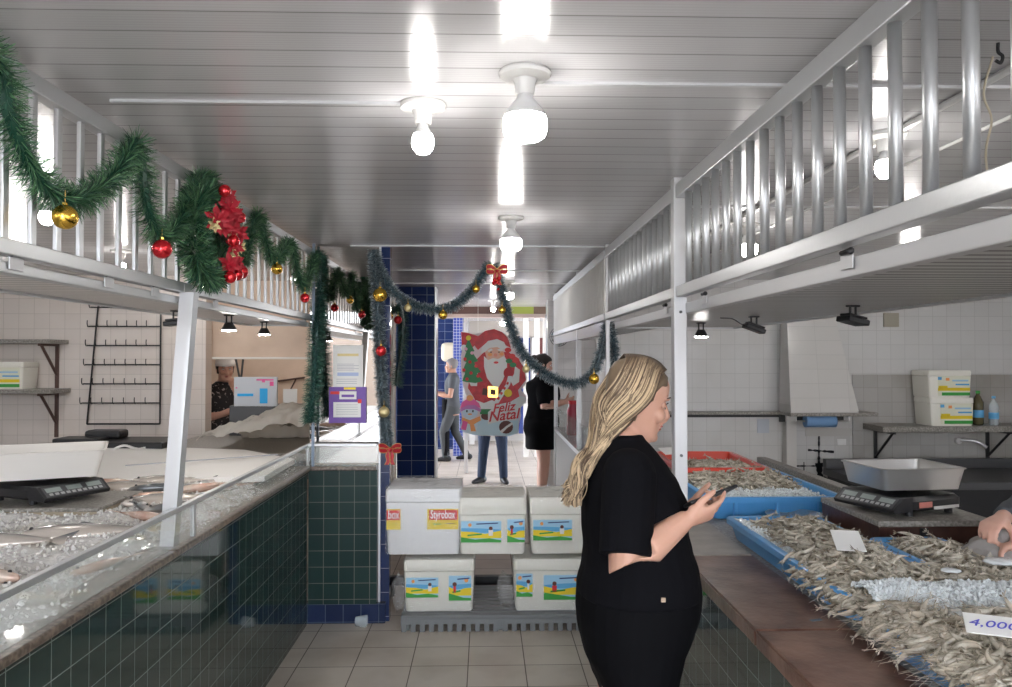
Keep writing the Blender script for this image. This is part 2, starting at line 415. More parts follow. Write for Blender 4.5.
bm = BM(); box(bm, 5, 5.1, -6, 9.5, 0, CEIL); struct('wall_right', bm, M['wall_side'])
bm = BM(); box(bm, 1.12, 5, 7.0, 7.12, 0, CEIL); struct('wall_back_right', bm, M['wall_r'])
bm = BM(); box(bm, 3.33, 5, 6.985, 7.0, 0, 1.50); struct('wall_back_right_lower', bm, M['wall_rb'])
bm = BM(); box(bm, -1.09, -1.02, 4.97, 9.0, 0, CEIL); struct('wall_partition', bm, M['beige'])
bm = BM(); box(bm, -1.02, -.86, 7.35, 7.45, 0, CEIL); struct('wall_far_left', bm, M['offwhite'])
bm = BM(); box(bm, -.875, -.50, 7.8, 8.1, 0, CEIL); struct('wall_blue_pier', bm, M['bluetile'])
bm = BM(); box(bm, -.502, -.488, 7.785, 8.1, 0, CEIL); struct('trim_1', bm, M['alu'])
bm = BM(); box(bm, -3, -.55, 14.2, 14.3, 0, CEIL); struct('wall_far_blue', bm, M['bluetile'])
bm = BM(); box(bm, -.54, -.37, 13.2, 13.35, 0, CEIL); struct('pillar', bm, M['bluetile2'])
bm = BM(); box(bm, -3, 5, 15.6, 15.7, 0, CEIL); struct('wall_far', bm, M['offwhite'])
# cross joints of the ceiling lining
n = 0
for (x0, x1, y, w) in ((-1.03, -.20, 2.16, .014), (.13, 3.2, 1.99, .014), (-.85, .76, 4.93, .03), (-.85, 1.1, 6.3, .02), (-.85, 1.1, 7.4, .02), (.8, 4.9, 3.6, .02)):
    n += 1; bm = BM(); box(bm, x0, x1, y-w/2, y+w/2, CEIL-.008, CEIL+.002, .002); struct('trim_%d' % (n+1), bm, M['alu_white'])
for (x, y0, y1) in ((1.27, .6, 6.9), (1.52, .9, 6.9)):
    n += 1; bm = BM(); tube(bm, [(x, y0, CEIL-.012), (x, y1, CEIL-.012)], .011 if x < 1.4 else .006, 8); struct('trim_%d' % (n+1), bm, M['porc'])
# tiled pier end next to the mirror with its plinth
bm = BM(); box(bm, -1.12, -.62, 4.90, 4.97, 0, .125, .003); struct('baseboard_left', bm, M['blueplinth'])
bm = BM(); box(bm, -.655, -.60, 4.94, 5.02, .0, CEIL); struct('wall_pier_end', bm, M['bluetile'])
bm = BM(); box(bm, -.668, -.655, 4.925, 4.96, .125, CEIL, .002); struct('trim_20', bm, M['alu'])
mr = Matrix.Rotation(math.radians(2.0), 4, 'Z')
bm = BM(); box(bm, 0, .435, -.006, .006, 0, CEIL-.995, .002)
o = obj('mirror_panel', bm, M['mirror'], loc=(-1.10, 4.935, .99), rot=(0, 0, 0))
tag(o, 'tall mirror with papers stuck on it at the far end of the fish counter', 'mirror')
t = thing('counter_return', 'short dark green tiled counter end facing the camera below the mirror', 'counter', (-1.095, 4.885, .125))
bm = BM(); box(bm, 0, .425, 0, .035, 0, .83); obj('tiled_face', bm, tiles('green tiles facing the aisle', (.012,.034,.032), (.016,.042,.038), (.18,.19,.17), (.095,.1), 'xz', (0,.03), .003, .05, grough=.35, coat=0, spec=.22, bumpd=.2), t)
bm = BM(); box(bm, -.0, .425, -.03, .04, .83, .855, .005); obj('granite_edge', bm, M['granite'], t)
bm = BM(); box(bm, 0, .425, -.012, -.006, .855, .985); obj('glass_panel', bm, M['glass'], t)
bm = BM(); box(bm, 0, .425, -.018, 0, .978, .994, .002); obj('glass_rail', bm, M['alu'], t)

# ------------------------------------------------------------------ railings and overhead decks
def railing(label, X, y0, y1, step, phase, r, zt0, zt1, zb0, zb1, side, square=False, group='overhead aluminium railings', mt='alu'):
    t = thing('overhead_railing', label, 'railing', (X, y0, zb0), 0, group)
    bm = BM(); box(bm, -.02, .02, 0, y1-y0, zt0-zb0, zt1-zb0, .003); obj('top_rail', bm, M['alu'], t)
    bm = BM(); box(bm, -.02, .02, 0, y1-y0, 0, zb1-zb0, .003); obj('bottom_rail', bm, M['alu'], t)
    y = phase; proto = None
    while y < y1-.01:
        if y > y0+.01:
            if proto is None:
                bm = BM()
                if square: box(bm, -r*.5, r*.5, -r, r, zb1-zb0-.002, zt0-zb0+.002, .002)
                else: tube(bm, [(0,0,zb1-zb0-.002), (0,0,zt0-zb0+.002)], r, 14)
                proto = obj('baluster', bm, M[mt], t, smooth=not square); proto.location = (0, y-y0, 0)
            else:
                c = proto.copy(); COL.objects.link(c); c.parent = t; c.location = (0, y-y0, 0)
        y += step
    return t
railing('aluminium overhead railing on the right, from the camera to the square post', .765, .55, 3.02, .1135, .6325, .0128, 2.275, 2.33, 1.888, 1.93, 1)
railing('aluminium overhead railing on the right between the square post and the snowy garland', .765, 3.09, 4.83, .1135, 3.15, .0128, 2.275, 2.33, 1.888, 1.93, 1)
railing('farthest overhead railing on the right, beyond the snowy garland', .765, 4.88, 8.5, .075, 4.93, .026, 2.275, 2.33, 1.888, 1.93, 1, True, mt='offwhite')
railing('aluminium overhead railing on the left, in front of the wreath', -1.10, .9, 2.83, .112, .91, .0115, 2.29, 2.335, 1.885, 1.922, -1, True)
railing('aluminium overhead railing on the left, from the leaning post to the mirror', -1.10, 2.83, 4.91, .112, 2.926, .0115, 2.29, 2.335, 1.885, 1.922, -1, True)

def deck(label, x0, x1, y0, y1, z, mt, xb, zb0, zb1, hinges):
    t = thing('overhead_deck', label, 'overhead shelf', (x0, y0, z), 0, 'overhead decks above the counters')
    w = x1-x0; l = y1-y0
    bm = BM(); box(bm, min(0,w), max(0,w), 0, l, 0, .018)
    o = obj('lining', bm, mt, t)
    bm = BM(); s = 1 if w > 0 else -1
    a, b = sorted((xb-x0, xb-x0+s*.035)); box(bm, a, b, 0, l, zb0-z, zb1-z, .003)
    obj('edge_beam', bm, M['alu_white'] if s > 0 else M['alu'], t)
    bm = BM(); a, b = sorted((w-s*.03, w)); box(bm, a, b, 0, l, -.008, .03, .002); obj('rear_trim', bm, M['alu_white'], t)
    bm = BM(); box(bm, min(0,w), max(0,w), l-.03, l, -.008, .03, .002); obj('end_trim', bm, M['alu_white'], t)
    for hy in hinges:
        bm = BM(); box(bm, min(s*.0, -s*.004), max(s*.0, -s*.004), -.028, .028, -.016, .016, .001)
        h = obj('bracket', bm, M['alu_white'], t, (xb-x0-s*.002, hy-y0, (zb0+zb1)/2-z+.012))
        bm = BM(); tube(bm, [(0,-.03,0),(0,.012,0)], .006, 8); ball(bm, (0,-.03,0), .008, 8, 6); obj('bolt', bm, M['black'] if s > 0 else M['darkgrey'], h, (-s*.008, 0, .020))
    return t
deck('striped white deck hanging over the right shrimp counter', .80, 1.53, .55, 4.70, 1.835, M['deck_under'], .785, 1.825, 1.866, (1.66, 2.75, 3.35))
deck('narrow striped white deck hanging over the left fish counter', -1.115, -1.47, .9, 4.9, 1.856, M['deck_under_l'], -1.10, 1.845, 1.872, (1.85, 2.3, 2.62, 3.2))

# posts
t = thing('square_post', 'white square metal post rising from the shrimp counter behind the blonde woman', 'post', (.765, 3.055, .90))
bm = BM(); box(bm, -.026, .026, -.026, .026, 0, CEIL-.9, .004); obj('shaft', bm, M['alu_white'], t)
for z in (.37, .93):
    bm = BM(); tube(bm, [(0,-.026,z), (0,-.031,z)], .006, 10); obj('bolt', bm, M['darkgrey'], t)
t = thing('leaning_post', 'pale metal post leaning out of the fish counter on the left', 'post', (-1.138, 2.84, .96))
bm = BM()
for (a, b) in (((0,0,0), (.066,0,.925)),):
    A = Vector(a); B = Vector(b)
    rings = [[P+Vector((dx, dy, 0)) for dx, dy in ((-.020,-.024), (.020,-.024), (.020,.024), (-.020,.024))] for P in (A, B)]
    loft(bm, rings)
obj('shaft', bm, M['alu_white'], t)
bm = BM(); rings = [[P+Vector((dx, dy, 0)) for dx, dy in ((.020,-.026), (.031,-.026), (.031,.024), (.020,.024))] for P in (A, B)]; loft(bm, rings); obj('edge_channel', bm, M['alu'], t)
t = thing('slim_post', 'slim aluminium post where the snowy garland ends', 'post', (.765, 4.85, 0))
bm = BM(); box(bm, -.012, .012, -.012, .012, 0, CEIL, .002); obj('shaft', bm, M['alu_white'], t)
bm = BM(); box(bm, -.03, .03, -.03, .03, 0, .006, .001); obj('foot_plate', bm, M['alu_white'], t)
t = thing('blue_post', 'grey blue post behind the far end of the fish counter', 'post', (-1.06, 4.75, .98))
t.location = W(313, 440, 4.86); t.location.z = .98
bm = BM(); box(bm, -.008, .008, -.008, .008, 0, CEIL-.98, .002); obj('shaft', bm, mat('grey blue paint', (.22,.28,.38), .4), t)

# ------------------------------------------------------------------ left fish counter
t = thing('fish_counter', 'long fish counter clad in dark green tiles with a glass upstand', 'counter', (-1.10, .6, 0))
Y0 = -2.6
bm = BM(); box(bm, -.12, 0, Y0, 4.28, 0, .95); box(bm, -3.8, -.12, Y0, 4.28, .80, .93); box(bm, -3.8, -3.7, Y0, 4.28, 0, .8)
o = obj('counter_body', bm, M['greentile'], t)
bm = BM(); box(bm, -.10, .030, Y0, 2.16, .955, .98, .006); box(bm, -.10, .030, 2.168, 4.30, .955, .98, .006); obj('granite_edge', bm, M['granite'], t)
for a, b in ((Y0, .5), (.515, 2.37), (2.395, 4.29)):
    bm = BM(); box(bm, -.003, .003, a, b, .98, 1.105); obj('glass_panel', bm, M['glass'], t)
bm = BM(); box(bm, -.010, .010, Y0, 4.30, 1.100, 1.118, .002); obj('glass_rail', bm, M['alu'], t)
for y in (.507, 2.382, 4.29):
    bm = BM(); box(bm, -.008, .008, y-.010, y+.010, .98, 1.102, .001); obj('glass_upright', bm, M['alu'], t)

# ------------------------------------------------------------------ right shrimp counter
t = thing('shrimp_counter', 'shrimp counter clad in dark green tiles with a grey stone top', 'counter', (.78, .7, 0))
bm = BM(); box(bm, 0, .10, -2.6, 4.15, 0, .86); obj('counter_body', bm, M['greentile'], t)
bm = BM(); box(bm, 0, 1.30, -2.6, 5.0, .86, .885, .003); obj('stone_top', bm, M['graystone'], t)
bm = BM(); box(bm, 1.20, 1.27, 0, 4.95, .885, .93, .006); obj('stone_lip', bm, M['graystone'], t)
bm = BM(); box(bm, 1.22, 1.30, 0, 5.0, 0, .86); box(bm, .1, 1.22, 4.9, 5.0, 0, .86); obj('rear_panel', bm, M['graystone'], t)
t = thing('timber_ledge', 'worn brown timber ledge along the aisle side of the shrimp counter', 'ledge', (.745, .7, .885))
def ledge(y0, y1, nm, mt):
    bm = BM(); vs = box(bm, 0, .275, y0, y1, -.035, .016)
    es = [e for e in bm.edges]; bmesh.ops.bevel(bm, geom=es, offset=.006, segments=2, affect='EDGES')
    bmesh.ops.subdivide_edges(bm, edges=[e for e in bm.edges if e.calc_length() > .3], cuts=30)
    for v in bm.verts:
        k = noise.noise(Vector((v.co.x*5, v.co.y*6, v.co.z*8)))
        v.co.x += .004*k*(1 if v.co.x < .1 else 0); v.co.z += .002*k
    obj(nm, bm, mt, t, smooth=False)
ledge(-2.6, 1.44, 'board', M['wood']); ledge(1.446, 2.25, 'board', M['wood']); ledge(2.256, 2.95, 'worn_board', M['wood_pale'])
# stall further along on the right
t = thing('far_stall_counter', 'white topped stall counter beyond the slim post', 'counter', (.77, 5.75, 0))
bm = BM(); box(bm, 0, .32, 0, 2.7, 0, .86); obj('counter_body', bm, M['graystone'], t)
bm = BM(); box(bm, -.02, .33, 0, 2.7, .86, .90, .004); obj('steel_top', bm, M['steel'], t)
bm = BM(); box(bm, .0, .006, 0, 2.7, .9, 1.12); obj('glass_panel', bm, M['glass'], t)
bm = BM(); box(bm, 1.35, 1.45, 7.12, 9.5, 0, CEIL); struct('wall_far_right', bm, M['wall_side'])
bm = BM(); box(bm, .76, 1.4, 9.5, 9.6, 0, CEIL); struct('wall_stall_rear', bm, M['wall_r'])
for y in (6.4, 8.5):
    t = thing('stall_frame_post', 'white frame post of the far stall, %s' % ('nearer one' if y < 7 else 'at its far end'), 'post', (.775, y, .9 if y < 8.45 else 0))
    h = CEIL-t.location.z
    bm = BM(); box(bm, -.02, .02, .0, .04, 0, h, .002); obj('shaft', bm, M['alu_white'], t)
t = thing('stall_shutter_box', 'white boarded fascia under the far right railing', 'fascia', (.76, 4.9, 1.80))
bm = BM(); box(bm, 0, .03, 0, 3.6, 0, .085, .003); obj('board', bm, M['porc'], t)
bm = BM(); box(bm, .03, .34, 0, 3.6, .04, .06); obj('soffit', bm, M['deck_under'], t)

# ------------------------------------------------------------------ lamps
def lamp_rose(t, z=0):
    bm = BM(); lathe(bm, [(.064,0),(.066,-.006),(.062,-.013),(.040,-.018),(.034,-.020)], n=32); smooth_by(obj('ceiling_rose', bm, M['porc'], t))
    bm = BM(); lathe(bm, [(.032,-.018),(.026,-.03),(.0235,-.055),(.021,-.058)], n=24); smooth_by(obj('lamp_socket', bm, M['porc'], t))
def big_bulb(label, x, y, group='high power bulbs under the ceiling'):
    t = thing('ceiling_lamp', label, 'lamp', (x, y, CEIL), 0, group); lamp_rose(t)
    bm = BM(); lathe(bm, [(.019,-.056),(.020,-.066),(.030,-.078),(.046,-.098),(.052,-.112)], n=28, cap=True); b = smooth_by(obj('bulb_body', bm, M['bulb_neck'], t))
    bm = BM(); lathe(bm, [(.052,-.112),(.0545,-.12),(.0545,-.145),(.050,-.160),(.038,-.168),(.015,-.171)], n=28); smooth_by(obj('bulb_diffuser', bm, M['bulb_glow'], t), 80)
    return t
def small_bulb(label, x, y, group='small round bulbs under the ceiling'):
    t = thing('ceiling_lamp', label, 'lamp', (x, y, CEIL), 0, group); lamp_rose(t)
    bm = BM(); lathe(bm, [(.014,-.056),(.016,-.066),(.022,-.078),(.026,-.086)], n=20); smooth_by(obj('bulb_body', bm, M['bulb_neck'], t))
    bm = BM(); lathe(bm, [(.026,-.086),(.031,-.100),(.0315,-.110),(.028,-.125),(.018,-.138),(.005,-.142)], n=24); smooth_by(obj('bulb_diffuser', bm, M['bulb_glow'], t), 80)
    return t
p = WZ(525, 72, CEIL); big_bulb('biggest lit ceiling bulb, at the top centre of the aisle', p.x, p.y)
p = WZ(423, 104, CEIL); small_bulb('small round lit bulb left of the biggest bulb', p.x, p.y)
p = WZ(511, 217, CEIL); big_bulb('lit ceiling bulb in front of the snowy garland', p.x, p.y)
p = WZ(508, 281, CEIL); big_bulb('distant lit ceiling bulb behind the red bow', p.x, p.y)
p = WZ(885, 134, CEIL); small_bulb('small lit bulb seen through the right railing', p.x, p.y)
p = WZ(747, 224, CEIL); big_bulb('lit bulb low behind the right railing bars', p.x, p.y)
p = WZ(47, 192, CEIL); small_bulb('small lit bulb behind the left railing and gold bauble', p.x, p.y)
small_bulb('small lit bulb over the left stall recess', -2.4, 5.2)
small_bulb('lit bulb far down the passage', .1, 9.6)
for x, y in ((.05,-.9), (2.9,.6), (3.0,3.2), (3.1,5.6), (-3.0,.6), (-3.1,3.0), (-3.3,5.6), (-1.9,7.9), (-2.7,8.3), (-1.4,8.3), (-3.6,4.4), (-2.2,6.2), (.3,13.0)):  # extra bulbs, added only to brighten the stalls, recess and passage
    big_bulb('added fill bulb on the aisle line' if abs(x) < 1 else 'added fill bulb over the %s stall' % ('right' if x > 0 else 'left'), x, y, 'added fill bulbs over stalls and aisle')
def tube_light(label, x, y, z, L_):
    pass
# spot lamps under the decks
def spot(label, p, yaw, tilt, lit, group='spot lamps under the decks', flood=False):
    t = thing('spot_lamp', label, 'lamp', p, yaw, group)
    bm = BM(); box(bm, -.022, .022, -.012, .012, -.006, 0, .002); obj('mount_plate', bm, M['black'], t)
    for s in (-1, 1):
        bm = BM(); tube(bm, [(s*.012,0,-.004), (s*.012,0,-.045)], .004, 8); obj('arm', bm, M['black'], t)
    mt = Matrix.Translation((0,0,-.055)) @ Matrix.Rotation(tilt, 4, 'Y')
    if flood:
        bm = BM(); box(bm, -.045, .045, -.034, .034, -.010, .010, .004, M=mt); box(bm, -.038, .038, -.026, .026, .012, .02, .002, M=mt); obj('lamp_head', bm, M['black'], t)
    else:
        bm = BM(); vs = []; rs = lathe(bm, [(.018,.018),(.028,.0),(.036,-.018)], n=24); bmesh.ops.transform(bm, matrix=mt, verts=[v for r in rs for v in r]); smooth_by(obj('lamp_head', bm, M['black'], t))
        bm = BM(); rs = lathe(bm, [(.031,-.0185),(.031,-.022)], n=24); bmesh.ops.transform(bm, matrix=mt, verts=[v for r in rs for v in r]); obj('lens', bm, M['spot_glow'] if lit else M['black'], t)
    return t
def zdeck(px, py, Z=1.835):
    p = WZ(px, py, Z); return (p.x, p.y, Z)
spot('lit round spot lamp under the right deck, beside the square post', (1.13, 4.05, 1.835), 0, 0, True)
s = spot('dark tilted flood lamp under the right deck with a curled cable', (1.19, 3.42, 1.835), 0, .35, False, flood=True)
bm = BM(); tube(bm, crom([(-.02,0,-.05),(-.06,-.01,-.035),(-.1,-.01,-.012),(-.15,0,-.008)], 5), .0022, 6); obj('cable', bm, M['black'], s)
spot('nearer dark flood lamp under the right deck above the hood', (1.29, 2.70, 1.835), .3, .2, False, flood=True)
spot('dark flood lamp under the left deck beside the leaning post', (-1.34, 3.42, 1.856), 0, -.1, False, flood=True)
for i, (y, x) in enumerate(((3.75, -1.22), (4.45, -1.25))):
    spot('lit spot lamp under the left deck, %s' % ('first behind the leaning post' if i == 0 else 'next to the long hanging garland'), (x, y, 1.856), 0, 0, True)

# ------------------------------------------------------------------ back left wall things
def shelf(label, x0, x1, y, z, dep, brs, mt, th=.035):
    t = thing('wall_shelf', label, 'shelf', (x0, y, z), 0, 'bracketed wall shelves')
    bm = BM(); box(bm, 0, x1-x0, -dep, 0, -th, 0, .004); obj('board', bm, mt, t)
    for bx in brs:
        bm = BM(); s = .013
        box(bm, bx-s, bx+s, -.02, 0, -.42, -th); box(bm, bx-s, bx+s, -dep+.02, -.02, -th-.02, -th)
        tube(bm, [(bx, -dep+.05, -th-.015), (bx, -.012, -.30)], .012, 6)
        obj('bracket', bm, M['brownm'] if x0 < 0 else M['blackm'], t)
    return t
p = W(69, 340, 6.8); shelf('upper grey shelf on the left tiled wall', -4.9, p.x, 6.8, p.z, .30, (4.9+W(58,340,6.8).x,), M['graystone'])
p2 = W(71, 388, 6.8); shelf('lower grey shelf on the left tiled wall, carrying a foam box', -4.9, p2.x, 6.8, p2.z, .30, (4.9+W(58,340,6.8).x,), M['graystone'])
p3 = W(862, 423, 7.0); shelf('long grey shelf on the right tiled wall with foam boxes and bottles', p3.x, 4.98, 6.985, p3.z, .36, (.11, 1.14), M['graystone'], .05)
# hook rack
a = W(97, 306, 6.76); b = W(159, 424, 6.76)
t = thing('hook_rack', 'dark metal hook rack hanging on the left tiled wall', 'rack', (a.x, 6.79, b.z))
H = a.z-b.z; w = b.x-a.x
bm = BM(); r = .0075
xl0, xl1 = -.085, 0   # left side splays out towards the foot
tube(bm, [(xl0,-.012,0), (xl1,-.012,H)], r, 6); tube(bm, [(w,-.012,0), (w,-.012,H)], r, 6)
tube(bm, [(xl0,-.012,0), (w,-.012,0)], r, 6)
obj('frame', bm, M['blackm'], t)
for i in range(6):
    z = H*(1-i/6.15)-.01; xs = xl0*(1-z/H)
    bm = BM(); tube(bm, [(xs-.06,-.014,z), (w,-.014,z)], .006, 6); bar = obj('crossbar', bm, M['blackm'], t)
    for k in range(7):
        x = xs-.05+k*(w-xs)/6.6
        bm = BM(); tube(bm, crom([(x,-.018,z+.002),(x,-.05,z-.004),(x,-.065,z+.02),(x,-.062,z+.05)], 3), .004, 5); obj('hook', bm, M['blackm'], bar)
# recess: hood board, shelf lip, rails, wall behind
a = W(208, 318, 7.0); b = W(310, 357, 7.0)
t = thing('hood_board', 'warm beige hood board over the recess behind the fish counter', 'hood', (a.x, 7.0, b.z))
bm = BM(); box(bm, 0, 1.32, 0, .05, .0, CEIL-b.z-.02, .004); obj('board', bm, M['beige'], t)
bm = BM(); box(bm, 0, 1.32, -.04, .06, -.02, 0, .003); obj('lip', bm, M['wtray'], t)
t = thing('recess_bracket', 'thin v shaped bracket in the beige recess', 'bracket', W(240, 358, 7.3))
bm = BM(); tube(bm, [(-.04,0,0),(0,0,-.20)], .010, 6); tube(bm, [(.03,0,0),(0.01,0,-.20)], .010, 6); obj('strut', bm, M['darkgrey'], t)
t = thing('recess_rail', 'thin rusty rail across the beige recess wall', 'rail', W(278, 381, 8.88))
bm = BM(); tube(bm, [(0,0,0), (.30,0,.04)], .010, 6); tube(bm, [(.2,0,.02), (.13,0,-.12)], .008, 6); obj('bar', bm, M['brownm'], t)
t = thing('recess_workbench', 'steel workbench in the recess behind the vendor', 'bench', (-3.2, 8.1, 0))
bm = BM(); box(bm, 0, 1.9, 0, .6, .92, .95, .004); obj('bench_top', bm, M['steel'], t)
for x in (.04, 1.86):
    for y in (.04, .56):
        bm = BM(); box(bm, x-.02, x+.02, y-.02, y+.02, 0, .92); obj('leg', bm, M['darkgrey'], t)
bm = BM(); box(bm, 0, 1.9, .02, .04, .4, .90); obj('back_panel', bm, M['darkgrey'], t)
# acrylic payment sign
a = W(234, 377, 6.6); b = W(277, 407, 6.6)
t = thing('payment_sign', 'white payment sign with pink and blue print beside the capped vendor', 'sign', (a.x, 6.6, b.z))
w = b.x-a.x; H = a.z-b.z
bm = BM(); box(bm, 0, w, 0, .03, 0, H, .004); obj('board', bm, mat('sign board grey white', (.60,.63,.68), .4), t)
bm = BM(); box(bm, .08*w, .45*w, -.002, .0, .36*H, .45*H); obj('blue_bar', bm, M['cyan'], t)
bm = BM(); box(bm, .60*w, .78*w, -.002, .0, .12*H, .62*H); obj('blue_panel', bm, M['cyan'], t)
for i, (x0, x1, z0, z1) in enumerate(((.52,.92,.88,.93), (.65,.72,.82,.88), (.83,.92,.70,.85), (.04,.08,.62,.66))):
    bm = BM(); box(bm, x0*w, x1*w, -.002, 0, z0*H, z1*H); obj('pink_print', bm, M['magenta'], t)
bm = BM(); tube(bm, [(.1*w,.015,0),(.1*w,.015,-.10)], .008, 6); tube(bm, [(.9*w,.015,0),(.9*w,.015,-.10)], .008, 6); obj('stand', bm, M['darkgrey'], t)
a = W(283, 389, 6.64); b = W(297, 407, 6.64)
t = thing('counter_card', 'small blank white card standing right of the payment sign', 'card', (a.x, 6.64, b.z))
bm = BM(); box(bm, 0, b.x-a.x, 0, .01, 0, a.z-b.z, .002); obj('card', bm, M['paper'], t)
bm = BM(); box(bm, .02, b.x-a.x-.02, .01, .05, 0, .012); obj('foot', bm, M['paper'], t)
# a blocky ledge carrying sign, sheet and heap
a = W(206, 428, 6.5)
t = thing('rear_worktop', 'grey worktop under the crumpled white sheet', 'worktop', (-2.39, 5.35, 0))
bm = BM(); box(bm, 0, 1.28, 0, 1.6, .95, 1.0, .004); obj('top', bm, M['graystone'], t)
bm = BM(); box(bm, .25, 1.25, 1.25, 1.56, 1.0, 1.25, .004); obj('riser', bm, M['darkgrey'], t)
for x in (.03, 1.2):
    bm = BM(); box(bm, x, x+.05, .05, 1.55, 0, .95); obj('side_panel', bm, M['graystone'], t)
# ------------------------------------------------------------------ garlands, baubles, bows, wreath
def garland(name, label, pts, rad, dens, mt, group=None, core=.3, wid=.0016, tipwhite=False, squash=1):
    P = crom(pts, 10); bm = BM(); lay = bm.loops.layers.float_color.new('tint')
    rr = random.Random(len(P)*7+int(rad*1000))
    def tri(vs, ts):
        f = bm.faces.new([bm.verts.new(v) for v in vs])
        for l, t_ in zip(f.loops, ts): l[lay] = (t_,t_,t_,1)
    for a, b in zip(P[:-1], P[1:]):
        L_ = (b-a).length; d = (b-a).normalized() if L_ > 1e-6 else Vector((0,0,1))
        u = d.orthogonal().normalized(); w = d.cross(u)
        for _ in range(max(1, int(L_*dens+rr.random()))):
            t = rr.random(); ang = rr.random()*2*PI
            e = (u*math.cos(ang)+w*math.sin(ang)); lean = d*rr.uniform(-.5,.6)
            l = rad*rr.uniform(.72, 1.12); c = a+(b-a)*t + e*rad*.08
            e2 = (e+lean).normalized(); tip = c+e2*l + Vector((0,0,-.12*l))
            s = e2.cross(Vector((rr.uniform(-1,1), rr.uniform(-1,1), rr.uniform(-1,1)))).normalized()*wid*rr.uniform(.7,1.4)
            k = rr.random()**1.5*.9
            if tipwhite:
                m_ = c+(tip-c)*.55
                tri([c-s, c+s, m_+s, m_-s], (k*.2, k*.2, .12, .12))
                k2 = 1 if rr.random() < .55 else .15
                tri([m_-s, m_+s, tip], (.12*k2, .12*k2, 1*k2))
            else:
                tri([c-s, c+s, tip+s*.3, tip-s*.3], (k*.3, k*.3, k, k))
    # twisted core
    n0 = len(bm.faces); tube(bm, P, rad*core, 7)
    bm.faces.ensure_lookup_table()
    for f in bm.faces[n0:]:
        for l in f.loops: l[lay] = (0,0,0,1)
    o = obj(name, bm, mt, recalc=False)
    return tag(o, label, 'garland', group)

def LX(px, py, X=-1.055): return WX(px, py, X)
g1 = [(-22,40),(2,72),(8,110),(22,148),(42,182),(66,200),(92,192),(118,170),(136,142)]
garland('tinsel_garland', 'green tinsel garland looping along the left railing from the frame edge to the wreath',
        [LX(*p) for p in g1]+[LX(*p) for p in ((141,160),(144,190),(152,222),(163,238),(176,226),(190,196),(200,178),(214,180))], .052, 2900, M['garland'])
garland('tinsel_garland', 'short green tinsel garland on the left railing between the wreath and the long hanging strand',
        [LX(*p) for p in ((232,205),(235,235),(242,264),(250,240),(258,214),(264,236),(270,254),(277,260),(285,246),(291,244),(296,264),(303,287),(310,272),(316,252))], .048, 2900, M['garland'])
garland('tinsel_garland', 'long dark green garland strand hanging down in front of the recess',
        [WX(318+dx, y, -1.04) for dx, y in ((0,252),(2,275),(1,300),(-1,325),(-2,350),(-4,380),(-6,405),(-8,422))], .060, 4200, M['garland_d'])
garland('tinsel_garland', 'far green garland strand hanging left of the blue tiled pier',
        [W(x, y, 6.6) for x, y in ((384,300),(392,312),(400,306),(403,330),(401,352),(398,372),(397,386))], .060, 2600, M['garland_d'])
S = 4.88
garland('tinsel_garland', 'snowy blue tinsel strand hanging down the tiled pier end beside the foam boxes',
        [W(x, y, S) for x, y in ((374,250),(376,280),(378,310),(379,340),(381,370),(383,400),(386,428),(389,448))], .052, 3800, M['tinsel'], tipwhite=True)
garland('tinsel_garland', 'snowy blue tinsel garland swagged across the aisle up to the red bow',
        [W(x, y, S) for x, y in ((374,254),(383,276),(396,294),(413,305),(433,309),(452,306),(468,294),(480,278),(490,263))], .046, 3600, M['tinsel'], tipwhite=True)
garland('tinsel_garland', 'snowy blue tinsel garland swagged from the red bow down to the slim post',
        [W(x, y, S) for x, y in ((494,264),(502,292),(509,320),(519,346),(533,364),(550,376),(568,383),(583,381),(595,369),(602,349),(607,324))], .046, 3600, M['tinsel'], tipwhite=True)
garland('tinsel_garland', 'snowy blue tinsel end hanging down behind the slim post',
        [W(x, y, 4.92) for x, y in ((609,322),(613,340),(615,360),(614,378))], .044, 3600, M['tinsel'], tipwhite=True)

def bauble(label, c, r, mt, group, cap=M['gold'], string=.03):
    t = thing('christmas_bauble', label, 'bauble', c, 0, group)
    bm = BM(); ball(bm, (0,0,0), r, 24, 16); obj('ball', bm, mt, t, smooth=True)
    bm = BM(); lathe(bm, [(r*.22, r*.96),(r*.22, r*1.16),(r*.1, r*1.2)], n=12); obj('cap', bm, cap, t)
    bm = BM(); tube(bm, [(0,0,r*1.15),(0,0,r*1.15+string)], .0012, 5); obj('string', bm, M['goldcloth'], t)
    return t
GL = 'baubles on the left railing garland'; GS = 'baubles on the snowy aisle garland'
for (px, py, r, mt, lb) in ((65,217,.0305,'gold','gold bauble lowest in the nearest loop of green garland'),
        (162,249,.0315,'redball','red bauble hanging at the second loop, left of the wreath'),
        (241,272,.031,'redball','red bauble just right of the wreath'),
        (277,269,.028,'gold','gold bauble in the third loop, right of the wreath'),
        (305,298,.028,'redball','red bauble just left of the long hanging strand')):
    bauble(lb, LX(px, py, -1.03), r, M[mt], GL)
for (px, py, D, r, mt, lb) in ((380,295,4.80,.044,'gold','gold bauble high on the snowy strand'),
        (381,351,4.80,.034,'redball','red bauble in the middle of the snowy strand'),
        (384,412,4.80,.034,'palegold','pale glitter bauble low on the snowy strand'),
        (408,308,4.80,.024,'palegold','pale bauble on the left swag of snowy garland'),
        (443,315,4.82,.028,'gold','gold bauble under the lowest point of the left swag'),
        (476,289,4.82,.024,'gold','gold bauble climbing the left swag towards the bow'),
        (502,310,4.80,.024,'gold','gold bauble just below the red bow'),
        (526,369,4.80,.024,'palegold','pale bauble beside the Christmas cut-out on the right swag'),
        (594,379,4.82,.033,'gold','gold bauble lowest on the right swag near the post')):
    bauble(lb, W(px, py, D), r, M[mt], GS)
